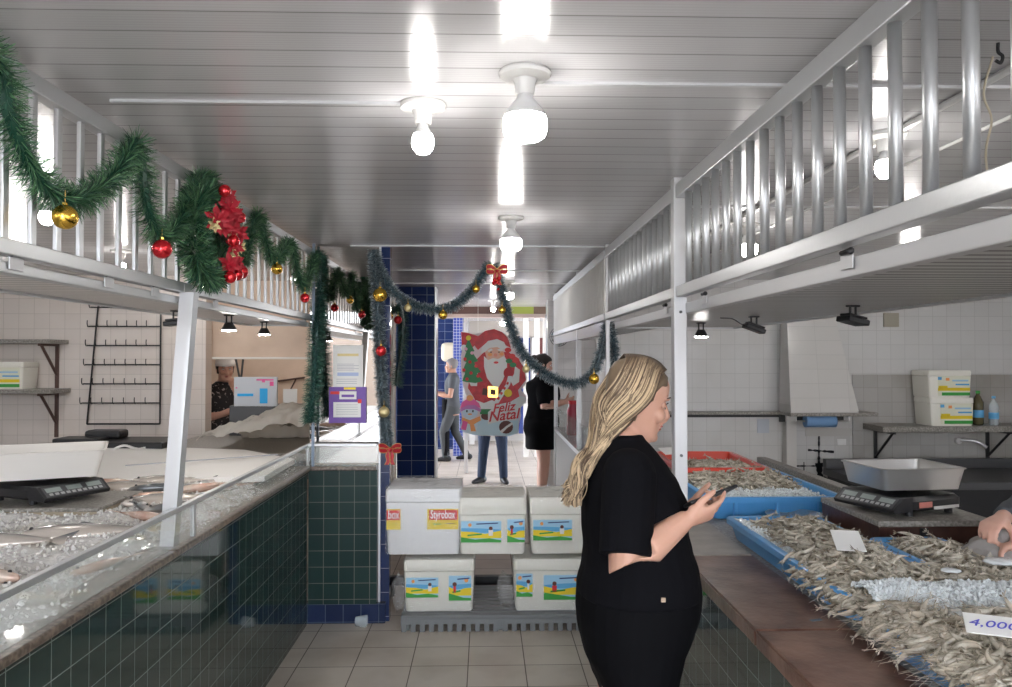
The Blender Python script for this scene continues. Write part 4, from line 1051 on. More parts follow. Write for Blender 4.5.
for i, bd in enumerate((.55, .8, 1.05, 1.3)):
    bm = BM(); shrimp_geo(bm, None, 1, bd); protos.append(bm)
pm = []
for b in protos:
    bmesh.ops.recalc_face_normals(b, faces=b.faces[:]); me = bpy.data.meshes.new('raw_shrimp'); b.to_mesh(me); b.free(); me.materials.append(M['shrimp'])
    me.polygons.foreach_set('use_smooth', [True]*len(me.polygons)); pm.append(me)
lab = {'far': ('grey raw shrimp heaped in the farthest blue bin and its red tray', 'raw shrimp in the farthest bin'),
       'B': ('grey raw shrimp in the bin with the blank price card', 'raw shrimp in the bin by the ledge'),
       'C': ('grey raw shrimp in the bin in front of the dark cutting block', 'raw shrimp in the bin by the block'),
       'E': ('large grey raw shrimp heaped in the nearest bin around the written price card', 'raw shrimp in the nearest bin'),
       'mid': ('grey raw shrimp beside the bank of ice between the bins', 'raw shrimp beside the ice bank')}
plan = []
for k, cnt in (('E', 1650), ('B', 1150), ('C', 420), ('mid', 200), ('far', 1350)):
    f, (x0, x1, y0, y1) = H[k]; i = 0
    while i < cnt:
        x = rs.uniform(x0, x1); y = rs.uniform(y0, y1)
        if k in 'BE' and i % 5 == 0: x = rs.uniform(x0, 1.10)
        if k == 'E' and y > 1.97+.13*(x < 1.12)-(.12 if x > 1.35 else 0)+.05*math.sin(x*9) : i += 1; continue
        if k == 'B' and (y > 2.95+.1*math.sin(x*20) and x < 1.22) and rs.random() < .8: i += 1; continue
        if k == 'B' and x < 1.09 and y > 2.70: i += 1; continue
        if k == 'B' and x < 1.13 and y > 2.5 and rs.random() < .6: i += 1; continue
        z = f(x, y); e = .01
        zx = f(min(x+e, x1-.001), y); zy = f(x, min(y+e, y1-.001))
        nrm = Vector((-(zx-z)/e*.8, -(zy-z)/e*.8, 1)).normalized() if zx and zy else Vector((0,0,1))
        if k in 'BE' and x < 1.09: nrm = Vector((-.45, 0, 1)).normalized()
        z += rs.uniform(-.012, .014) if x > 1.06 or k not in 'BE' else rs.uniform(-.002, .008)
        q = nrm.to_track_quat('Z', 'Y').to_matrix().to_4x4()
        g_ = .35 if x < 1.08 else 1
        tl = Matrix.Rotation(rs.gauss(0, .24)*g_, 4, 'X') @ Matrix.Rotation(rs.gauss(0, .20)*g_, 4, 'Y')
        roll = Matrix.Rotation(rs.random()*2*PI if not (k in 'BE' and x < 1.07) else rs.choice((PI/2, -PI/2))+rs.gauss(0, .35), 4, 'Z')
        fl = Matrix.Rotation(PI*(rs.random() < .5), 4, 'X')
        sc = rs.uniform(.8, 1.1)*(1.05 if k == 'E' else .95)
        MM = Matrix.Translation((x, y, z)) @ q @ tl @ roll @ fl @ Matrix.Scale(sc, 4)
        px = 485+F*x/y; dist = (Vector((x, y, z))-Vector((0,0,EYE))).length
        depth = z-(f(x, y))
        vis = px < 1005 and (485+F*x/y) > 700 and 358+F*(EYE-z)/y < 684
        if k == 'far': vis = vis and px > 705
        score = dist + (0 if vis else 50) - depth*22
        plan.append((score, k, MM)); i += 1
plan.sort(key=lambda a: a[0])
for s, k, MM in plan[:300]:
    o = bpy.data.objects.new('raw_shrimp', pm[rs.randrange(4)]); COL.objects.link(o); o.matrix_world = MM
    tag(o, lab[k][0], 'shrimp', lab[k][1])
tmpl = {}
for dt in (0, 1):
    for bd in (.55, .8, 1.05, 1.3):
        b = BM(); shrimp_geo(b, None, dt, bd, False); bmesh.ops.recalc_face_normals(b, faces=b.faces[:]); b.verts.index_update()
        tmpl[dt, bd] = ([v.co.copy() for v in b.verts], [[v.index for v in f.verts] for f in b.faces]); b.free()
bm = BM()
for s, k, MM in plan[300:]:
    tv, tf = tmpl[0 if k == 'far' else 1, rs.choice((.55, .8, 1.05, 1.3))]
    nv = [bm.verts.new(MM @ v) for v in tv]
    for f in tf: bm.faces.new([nv[i] for i in f])
for k, (f, (x0, x1, y0, y1)) in H.items():      # packed shrimp bed under the loose ones
    if k == 'mid': continue
    nx = 24; ny = 36; g = []
    for i in range(nx+1):
        row = []
        for j in range(ny+1):
            ya_ = y0+(y1-y0)*j/ny; xa_ = x0+(.06 if k == 'B' and ya_ > 2.66 else .012 if k in 'BE' else 0); x = xa_+(x1-xa_)*(.002+.996*i/nx); y = y0+(y1-y0)*(.002+.996*j/ny)
            row.append(bm.verts.new((x, y, max(ZC+.02, f(x, y)-.012))))
        g.append(row)
    for i in range(nx):
        for j in range(ny): bm.faces.new((g[i][j], g[i+1][j], g[i+1][j+1], g[i][j+1]))
o = obj('shrimp_heap', bm, M['shrimp'], smooth=True, recalc=False); tag(o, 'packed raw shrimp filling the bins under the loose ones on top', 'shrimp', None, 'stuff')

# ------------------------------------------------------------------ ice
ib = BM(); bmesh.ops.create_icosphere(ib, subdivisions=1, radius=1); ib.verts.index_update()
ICO = ([v.co.copy() for v in ib.verts], [[v.index for v in f.verts] for f in ib.faces]); ib.free()
def chips(bm, pts, smin, smax, rr):
    for p in pts:
        s = rr.uniform(smin, smax); vs = [bm.verts.new(c*s) for c in ICO[0]]
        for f in ICO[1]: bm.faces.new([vs[i] for i in f])
        q = Euler((rr.random()*6, rr.random()*6, rr.random()*6)).to_matrix(); a = Vector((rr.uniform(.6,1.4), rr.uniform(.5,1.1), rr.uniform(.4,.9)))
        for v in vs:
            c = Vector((v.co.x*a.x, v.co.y*a.y, v.co.z*a.z))*rr.uniform(.75,1.2); v.co = q @ c + Vector(p)
def ice_field(name, label, mt, f, x0, x1, y0, y1, nx, ny, nch, smin, smax, seed, mask=None, tri=False):
    bm = BM(); rr = random.Random(seed); g = {}
    for i in range(nx+1):
        for j in range(ny+1):
            x = x0+(x1-x0)*i/nx; y = y0+(y1-y0)*j/ny
            if mask and not mask(x, y): continue
            g[i, j] = bm.verts.new((x, y, f(x, y)))
    for i in range(nx):
        for j in range(ny):
            k = [(i,j),(i+1,j),(i+1,j+1),(i,j+1)]
            if all(q in g for q in k): bm.faces.new([g[q] for q in k])
    pts = []
    while len(pts) < nch:
        x = rr.uniform(x0, x1); y = rr.uniform(y0, y1)
        if mask and not mask(x, y): continue
        pts.append((x, y, f(x, y)+rr.uniform(-.2,.7)*smax))
    chips(bm, pts, smin, smax, rr)
    return tag(obj(name, bm, mt, recalc=False), label, 'ice', None, 'stuff')
def fi(x, y):
    c = 2.16-.30*(x-1.05)*0; d = (y-c)/.17
    return ZC+.05+.075*math.exp(-d*d*1.4)*(1 if x < 1.9 else .8)+.014*noise.noise(Vector((x*9, y*9, 3)))
ice_field('crushed_ice', 'bank of crushed ice between the nearest bin and the bins behind', M['ice'], fi, 1.06, 2.0, 1.90, 2.42, 60, 34, 3800, .004, .0095, 4,
          mask=lambda x, y: abs(y-(2.13+.05*math.sin(x*7)+.12*(x-1.3))) < .11+.05*(x-1.05)+.02*math.sin(x*23))
def fs(x, y): return ZC+.075+.018*noise.noise(Vector((x*9, y*9, 7)))
ice_field('crushed_ice', 'patch of crushed ice at the far left corner of the bin by the ledge', M['ice'], fs, 1.05, 1.30, 2.55, 3.28, 24, 50, 900, .004, .008, 6,
          mask=lambda x, y: x < 1.10+.10*max(0, math.sin((y-2.45)*3.0))+.05*math.sin(y*11))
ice_field('crushed_ice', 'patch of crushed ice at the near edge of the farthest blue bin', M['ice'], lambda x, y: ZC+.085+.012*noise.noise(Vector((x*9,y*9,2))), 1.09, 1.66, 3.72, 4.02, 40, 20, 900, .004, .009, 8)

# clear ice sheets (bag) over the bank
for i, (x, y, lb) in enumerate(((1.62, 2.42, 'rounded clear slab of ice lying on the ice bank'), (1.40, 2.32, 'small flat piece of ice beside the slab'))):
    bm = BM(); vs = bmesh.ops.create_icosphere(bm, subdivisions=3, radius=1)['verts']
    sx, sy, sz_ = ((.05,.04,.010), (.03,.022,.006))[i]
    for v in vs:
        j = noise.noise(v.co*1.9+Vector((i*5,0,0))); v.co = Vector((v.co.x*sx, v.co.y*sy, v.co.z*sz_))*(1+.25*j)
    tag(obj('ice_slab', bm, M['ice'], loc=(x, y, ZC+.125), smooth=True), lb, 'ice', 'ice slabs on the bank')

# price cards
def card(label, c, w, d, rz, tilt, text=None):
    t = thing('price_card', label, 'price card', c, rz, 'price cards among the shrimp'); t.rotation_euler = (tilt[0], tilt[1], rz)
    bm = BM(); box(bm, -w/2, w/2, -d/2, d/2, 0, .003, .0008); obj('card', bm, M['paper'], t)
    if text: text_obj('handwriting', text, d*.5, M['ink'], t, (0, 0, .0035), (0,0,0), .0003, shear=.3, sx=1.05)
    return t
p = WZ(848, 557, ZC+.105); card('blank white price card lying on the shrimp in front of the cutting block', (p.x, p.y, ZC+.158), .09, .13, -.25, (.30, .0))
p = WZ(992, 642, ZC+.14); card('white price card with blue handwriting on the nearest shrimp heap', (p.x, p.y, ZC+.175), .105, .08, -.45, (.25, .0), '4,000')
p = WZ(816, 620, .902); bm = BM(); box(bm, -.018, .018, -.007, .007, 0, .001)
tag(obj('torn_sticker', bm, mat('worn blue sticker', (.10,.16,.22), .5), loc=(p.x, p.y, .9015), rot=(0,0,.3)), 'small torn blue sticker on the timber ledge', 'sticker')
p = WZ(665, 466, ZC+.13)
card('white card at the near edge of the farthest bin behind the post', (1.13, 4.78, ZC+.19), .10, .10, .3, (.3,0))

# ------------------------------------------------------------------ cutting block, scale, weighing tray
t = thing('cutting_block', 'thick dark brown cutting block with a stone top behind the bins', 'cutting block', (1.54, 3.02, .885))
bm = BM(); box(bm, 0, .46, 0, .52, 0, .105, .004); obj('block_body', bm, M['darkwood'], t)
bm = BM(); box(bm, -.004, .464, -.004, .524, .105, .128, .004); obj('stone_slab', bm, M['graystone'], t)
bm = BM(); box(bm, .16, .19, -.006, 0, .01, .10); obj('dark_batten', bm, M['black'], t)
def scale(label, c, rz, cat_group, mt):
    t = thing('digital_scale', label, 'scale', c, rz, cat_group)
    w, d = .32, .30
    bm = BM(); loft(bm, [rrect(w-.02, d-.02, .022, .03), rrect(w, d, .034, .035), rrect(w, d, .062, .035), rrect(w-.03, d-.03, .078, .03)]); smooth_by(obj('scale_body', bm, mt, t), 35)
    # sloping display housing at the front with a panel
    bm = BM()
    pr_ = [(-d/2-.075,.020),(-d/2-.082,.034),(-d/2-.03,.078),(-d/2+.02,.080),(-d/2+.02,.024)]
    a = [bm.verts.new((-w/2+.004, y, z)) for y, z in pr_]; b = [bm.verts.new((w/2-.004, y, z)) for y, z in pr_]
    bm.faces.new(a); bm.faces.new(b[::-1])
    for i in range(5): bm.faces.new((a[i], b[i], b[(i+1)%5], a[(i+1)%5]))
    obj('display_housing', bm, mt, t)
    import math as _m
    s = Matrix.Translation((0, -d/2-.056, .0565)) @ Matrix.Rotation(_m.atan2(.044,.052), 4, 'X')
    bm = BM(); box(bm, -.142, .142, -.028, .028, 0, .0015, M=s); obj('panel', bm, M['darkgrey'], t)
    for k in (-.095, -.0, .095):
        bm = BM(); box(bm, k-.035, k+.035, -.004, .020, .0015, .0022, M=s); obj('display_window', bm, mat('lcd grey', (.30,.34,.32), .3), t)
    bm = BM()
    for i in range(10): box(bm, -.125+i*.026, -.109+i*.026, -.022, -.010, .0015, .003, M=s)
    obj('key_row', bm, mat('key grey', (.4,.4,.4), .5) , t)
    bm = BM(); box(bm, -.012, .012, -.012, .012, .078, .095); box(bm, -.10, .10, -.10, .10, .095, .100); obj('platform', bm, M['darkgrey'], t)
    for x, y in ((-.12,-.11),(.12,-.11),(-.12,.11),(.12,.11)):
        bm = BM(); lathe(bm, [(.016,0),(.016,.022)], (x,y,0), 12); obj('foot', bm, M['black'], t)
    return t
ZB = .885+.128
s1 = scale('black digital scale on the dark cutting block under a steel tray', (1.775, 3.27, ZB), -1.22, 'digital scales', M['black'])
bm = BM(); box(bm, .160, .1625, -.10, -.03, .036, .058); obj('red_sticker', bm, mat('red white sticker', (.62,.22,.18), .5), s1)
bm = BM(); box(bm, .160, .1625, -.02, .12, .026, .038); obj('paper_label', bm, M['paper'], s1)
def tray(label, c, w, d, h, mt, rz, nm='weighing_tray', flare=.05, tilt=0):
    t = thing(nm, label, 'tray', c, rz)
    bm = BM(); loft(bm, [rrect(w-flare, d-flare, 0, .02), rrect(w, d, h, .025), rrect(w-.004, d-.004, h+.003, .025), rrect(w-.012, d-.012, h, .022), rrect(w-flare-.010, d-flare-.010, .004, .02)], cap=True)
    o = smooth_by(obj('tray_body', bm, mt, t), 40)
    bm = BM(); loft(bm, [rrect(w+.012, d+.012, h-.002, .03), rrect(w+.014, d+.014, h+.002, .03), rrect(w-.002, d-.002, h+.0045, .025)], cap=False); obj('rolled_rim', bm, mt, t)
    return t
tray('brushed steel weighing tray on the right hand scale', (1.765, 3.27, ZB+.101), .37, .31, .085, M['steel'], .10, flare=.035)
t = thing('steel_bowl', 'wide shallow steel bowl beside the cutting block', 'bowl', (1.43, 3.58, .886))
bm = BM(); lathe(bm, [(.05,0),(.095,.012),(.122,.042),(.130,.043),(.130,.046),(.118,.045),(.09,.016),(.0,.004)], n=36, cap=False); smooth_by(obj('bowl_wall', bm, M['steel'], t), 60)

# ------------------------------------------------------------------ left counter contents
ZL = .93
def fl(x, y):
    return 1.0+.03*noise.noise(Vector((x*2.2, y*2.2, 1)))+.012*noise.noise(Vector((x*9, y*9, 4)))-.03*max(0, min(1, (x+1.25)/.12))
ice_field('crushed_ice', 'bed of crushed ice filling the left fish counter', M['ice_w'], fl, -3.0, -1.12, .95, 4.75, 90, 140, 11000, .004, .011, 12)
def fish(label, c, rz, L_, mt, roll=.3, grp='whole fish on the ice'):
    t = thing('whole_fish', label, 'fish', c, rz, grp); t.rotation_euler = (roll, 0, rz)
    bm = BM(); P = [(-.5,0,0),(-.46,0,0),(-.36,0,0),(-.2,0,.0),(0,0,0),(.2,0,0),(.34,0,0),(.42,0,0)]
    rd = [(.010,.008),(.045,.035),(.085,.055),(.108,.065),(.10,.06),(.06,.036),(.028,.016),(.022,.008)]
    tube(bm, [Vector(p)*L_ for p in P], [(a*L_, b*L_) for a, b in rd], 12, ref=(0,0,1)); obj('fish_body', bm, mt, t, smooth=True)
    bm = BM(); prism(bm, [(.41*L_,.015*L_),(.54*L_,.10*L_),(.50*L_,0),(.54*L_,-.10*L_),(.41*L_,-.015*L_)], .003*1, Matrix.Translation((0,-.0015,0))); obj('tail_fin', bm, mt, t)
    bm = BM(); prism(bm, [(-.16*L_,.10*L_),(-.05*L_,.155*L_),(.14*L_,.075*L_)], .002, Matrix.Translation((0,-.001,0))); obj('dorsal_fin', bm, mt, t)
    for s in (-1, 1):
        bm = BM(); ball(bm, (-.40*L_, s*.045*L_, .02*L_), .012*L_+.002, 10, 8); obj('eye', bm, M['black'], t, smooth=True)
    return t
ff = [((-1.40,3.55),.5,.42,'fish','long silver fish nearest the leaning post'), ((-1.52,3.85),.35,.40,'fish','silver fish behind the one nearest the leaning post'),
      ((-1.38,3.20),2.6,.34,'fishpink','pinkish fish to the right of the stone block'), ((-1.66,3.62),2.9,.34,'fishpink','pinkish fish behind the stone block'),
      ((-1.60,4.05),.2,.40,'fish','silver fish at the edge of the white board'), ((-1.34,3.92),.6,.38,'fishpink','pinkish fish close to the glass behind the post'),
      ((-1.75,2.78),.1,.55,'fish','big grey fish lying in front of the stone block'), ((-2.05,2.62),.25,.50,'fish','big grey fish half sunk in ice at the frame edge'),
      ((-1.50,2.35),2.8,.34,'fishpink','yellowish fish in the nearest ice'), ((-1.80,2.20),2.9,.32,'fishpink','yellowish fish at the frame edge in the nearest ice'),
      ((-1.45,2.90),.3,.45,'fish','grey fish with its head against the glass')]
ff += [((-1.30,3.35),.9,.30,'fish','small silver fish right beside the glass'), ((-1.48,3.40),2.2,.32,'fish','silver fish crossing the pinkish one by the block'), ((-1.56,3.72),.7,.36,'fishpink','pinkish fish in the heap behind the block corner'),
      ((-1.72,3.88),.3,.36,'fish','silver fish at the back of the heap of fish'), ((-1.30,3.72),1.1,.30,'fish','small silver fish under the glass behind the post'), ((-1.85,4.0),.2,.36,'fishpink','pinkish fish furthest back near the white board'), ((-1.22,2.55),1.2,.26,'fishpink','small yellowish fish against the glass in the near ice')]
for i, ((x, y), rz, L_, mt, lb) in enumerate(ff):
    fish(lb, (x, y, fl(x, y)+.012), rz, L_, M[mt], roll=1.25 if i % 2 else -1.2)
# stone block with scale and white tray
BX = W(97, 520, 3.28)
t = thing('stone_block', 'pale stone block under the black scale on the fish counter', 'block', (BX.x-.60, 3.28, .93))
bm = BM(); box(bm, 0, .60, 0, .42, 0, .085, .004); obj('block_body', bm, mat('sandy block', (.36,.30,.22), .6, var=(18,(.46,.38,.28),.4,.6), bump=(30,.3)), t)
bm = BM(); box(bm, -.004, .604, -.004, .424, .085, .10, .003); obj('stone_slab', bm, M['graystone'], t)
s2 = scale('black digital scale under the white tray on the left', (BX.x-.36, 3.53, 1.03), 1.12, 'digital scales', M['black'])
tray('deep white plastic tray on the left hand scale', (BX.x-.40, 3.54, 1.03+.101), .56, .40, .115, M['wtray'], .42, 'white_tray', .06)
# second dark machine behind
a = W(90, 470, 5.2)
t = thing('card_printer', 'flat black machine with a cable behind the white tray', 'machine', (a.x, 5.15, 1.00))
a2 = W(165, 470, 5.2)
bm = BM(); box(bm, 0, a2.x-a.x, 0, .40, 0, .10, .012); obj('machine_body', bm, M['black'], t)
bm = BM(); box(bm, -.25, .05, .05, .25, .02, .12, .01); box(bm, -.12, .12, .2, .35, .10, .16, .02); obj('handset', bm, M['black'], t)
bm = BM(); tube(bm, crom([(.18,-.02,.03),(.20,-.06,.06),(.26,-.04,.085),(.32,0,.06),(.38,0,.065)], 5), .008, 6); obj('cable', bm, M['paper'], t)
t = thing('machine_stand', 'dark stand carrying the flat black machine', 'stand', (-3.3, 5.0, 0))
bm = BM(); box(bm, 0, .88, 0, .7, .95, 1.0, .005); obj('stand_top', bm, M['darkgrey'], t)
for x in (.0, .82):
    bm = BM(); box(bm, x, x+.06, .02, .68, 0, .95); obj('side_panel', bm, M['darkgrey'], t)
# white board sloping on ice
t = thing('white_board', 'big white plastic sheet lying over the far end of the fish counter', 'board', (0,0,0))
bm = BM(); A = WZ(96,494,1.02); 
pts = [WZ(70,487,1.05), WZ(150,505,1.04), WZ(222,487,1.03), WZ(268,468,1.045), WZ(205,453,1.10), WZ(150,458,1.12)]
pts = [Vector((-2.45,4.1,1.04)), Vector((-1.75,4.0,1.035)), Vector((-1.16,4.15,1.03)), Vector((-1.16,4.80,1.035)), Vector((-1.6,5.25,1.04)), Vector((-2.6,5.30,1.07))]
top = [bm.verts.new(p) for p in pts]; bot = [bm.verts.new(p-Vector((0,0,.03))) for p in pts]
c = bm.faces.new(top); bm.faces.new(bot[::-1])
for i in range(6): bm.faces.new((top[i], bot[i], bot[(i+1)%6], top[(i+1)%6]))
obj('sheet', bm, mat('white sheet plastic', (.88,.86,.83), .4), t)
bm = BM(); box(bm, 0, .9, 0, .006, 0, .006); o = obj('seam', bm, M['greyp'], t, (-1.95, 4.3, 1.063)); o.rotation_euler = (0, .02, .75)
# crumpled white sheet heap
bm = BM(); n = 46; g = []; x0, x1 = W(208,440,5.6).x, W(311,440,5.6).x
for i in range(n+1):
    row = []
    for j in range(n+1):
        u = i/n; v = j/n; x = x0+(x1-x0)*u; y = 5.36+1.1*v
        prof = .10+.20*max(0, min(1, u/.7))**.8
        z = 1.0+prof*math.sin(PI*min(1, .20+v*.86))**.7+.045*noise.noise(Vector((x*5, y*5, 0)))+.030*noise.noise(Vector((x*13, y*13, 5)))+.012*noise.noise(Vector((x*31, y*31, 5)))
        row.append(bm.verts.new((x, y, max(z, 1.003))))
    g.append(row)
for i in range(n):
    for j in range(n): bm.faces.new((g[i][j], g[i+1][j], g[i+1][j+1], g[i][j+1]))
bmesh.ops.solidify(bm, geom=bm.faces[:], thickness=.003)
tag(obj('crumpled_sheet', bm, mat('stained white sheet', (.82,.78,.72), .5, var=(5,(.25,.23,.19),.60,.70)), smooth=True), 'crumpled stained white sheet heaped in front of the capped vendor', 'sheet')
# ------------------------------------------------------------------ people
V = Vector
def ring_at(z, xf, xb, hw, n=28, p=2.3, cx=0, cy=0):
    out = []
    c = (xf+xb)/2; rx = (xf-xb)/2
    for k in range(n):
        a = 2*PI*k/n; ca = math.cos(a); sa = math.sin(a)
        out.append(V((cx+c+rx*math.copysign(abs(ca)**(2/p), ca), cy+hw*math.copysign(abs(sa)**(2/p), sa), z)))
    return out
def interp(sl, z):
    if z <= sl[0][0]: return sl[0][1:]
    for a, b in zip(sl[:-1], sl[1:]):
        if a[0] <= z <= b[0]:
            t = (z-a[0])/(b[0]-a[0]); t = t*t*(3-2*t)*.5+t*.5
            return tuple(a[i]+(b[i]-a[i])*t for i in range(1, 4))
    return sl[-1][1:]
def torso(bm, sl, z0, z1, off=0, n=28, steps=26, p=2.3):
    rings = []
    for i in range(steps+1):
        z = z0+(z1-z0)*i/steps; xf, xb, hw = interp(sl, z); rings.append(ring_at(z, xf+off, xb-off, hw+off, n, p))
    loft(bm, rings)
HEADSL = [(-.118,.070,.028,.020),(-.112,.082,.012,.034),(-.100,.088,-.010,.046),(-.085,.089,-.030,.053),(-.066,.087,-.052,.058),(-.045,.086,-.070,.063),(-.02,.085,-.085,.068),
          (.005,.083,-.093,.071),(.030,.089,-.098,.073),(.060,.084,-.097,.074),(.085,.068,-.088,.067),(.103,.042,-.064,.050),(.114,.012,-.03,.026)]
def head_geo(bm, Mh, feat=True):
    b0 = len(bm.verts)
    rings = []
    for z, xf, xb, hw in HEADSL: rings.append(ring_at(z, xf, xb, hw, 28, 2.15))
    loft(bm, rings)
    if feat:
        tube(bm, [V((.080,0,.012)), V((.092,0,-.008)), V((.103,0,-.028)), V((.100,0,-.038))], [(.007,.008),(.009,.009),(.011,.012),(.008,.012)], 10, round_=True)
        for s in (-1, 1): ball(bm, (.093, s*.011, -.036), (.010,.008,.008), 10, 8)
        ball(bm, (.088,0,-.058), (.009,.020,.006), 12, 8); ball(bm, (.086,0,-.069), (.009,.018,.007), 12, 8)
        ball(bm, (.082,0,-.098), (.014,.020,.014), 12, 8)
        for s in (-1, 1):
            ball(bm, (.070, s*.040, -.030), (.020,.022,.022), 12, 8)       # cheek
            ball(bm, (.080, s*.030, .022), (.010,.020,.006), 12, 8)        # brow
    for s in (-1, 1): ball(bm, (-.008, s*.074, -.010), (.018,.010,.032), 12, 8)
    bm.verts.ensure_lookup_table()
    for v in bm.verts[b0:]: v.co = Mh @ v.co
def hand_geo(bm, wr, f, n, side, curls=(.5,.5,.55,.6), thumb=(.6,.5), s=1.0, spread=.0, thumbcurl=.3, forearm=None):
    """wr wrist, f finger direction, n palm normal (towards the palm side); side=+1: thumb on the +(f x n) side"""
    f = V(f).normalized(); n = V(n); n = (n-f*n.dot(f)).normalized(); l = f.cross(n).normalized()*-side; wr = V(wr)
    K = wr+f*.088*s
    tube(bm, [wr-f*.012*s, wr+f*.02*s, wr+f*.05*s, wr+f*.080*s, wr+f*.092*s], [(.026*s,.019*s),(.031*s,.019*s),(.039*s,.017*s),(.041*s,.014*s),(.036*s,.011*s)], 14, ref=l)
    ball(bm, wr+f*.035*s+l*.022*s+n*.008*s, (.020*s,)*3, 12, 8)
    for k, (o, L_) in enumerate(((.0295,.070),(.010,.078),(-.0095,.073),(-.0285,.058))):
        c = curls[k]; base = K+l*o*s-f*(.004+.004*abs(k-1))*s
        d = (f+l*(o*spread)).normalized(); p = [base-d*.016*s, base]; r = [.0092*s, .0090*s]
        ang = 0
        for q, (fr, rr_) in enumerate(((.46,.0083),(.30,.0076),(.24,.0064))):
            ang += c*(.9, 1.1, .8)[q]
            dd = (d*math.cos(ang)+n*math.sin(ang)).normalized()
            p.append(p[-1]+dd*L_*fr*s); r.append(rr_*s)
        tube(bm, p, r, 9, round_=True)
    tb = wr+f*.028*s+l*.026*s+n*.004*s; td = (l*thumb[0]+f*thumb[1]+n*.35).normalized(); td2 = (td*(1-thumbcurl)+f*thumbcurl*.8+n*thumbcurl*.2).normalized()
    tube(bm, [tb, tb+td*.034*s, tb+td*.034*s+td2*.030*s, tb+td*.034*s+td2*.052*s], [.0125*s,.0108*s,.0098*s,.0075*s], 10, round_=True)

BASE_F = [(.74,.10,-.12,.165),(.82,.11,-.135,.178),(.90,.115,-.13,.176),(1.0,.105,-.11,.155),(1.08,.10,-.10,.145),(1.18,.12,-.10,.155),(1.27,.115,-.115,.170),(1.34,.085,-.11,.185),(1.385,.055,-.092,.14),(1.415,.042,-.075,.075),(1.44,.04,-.068,.058)]

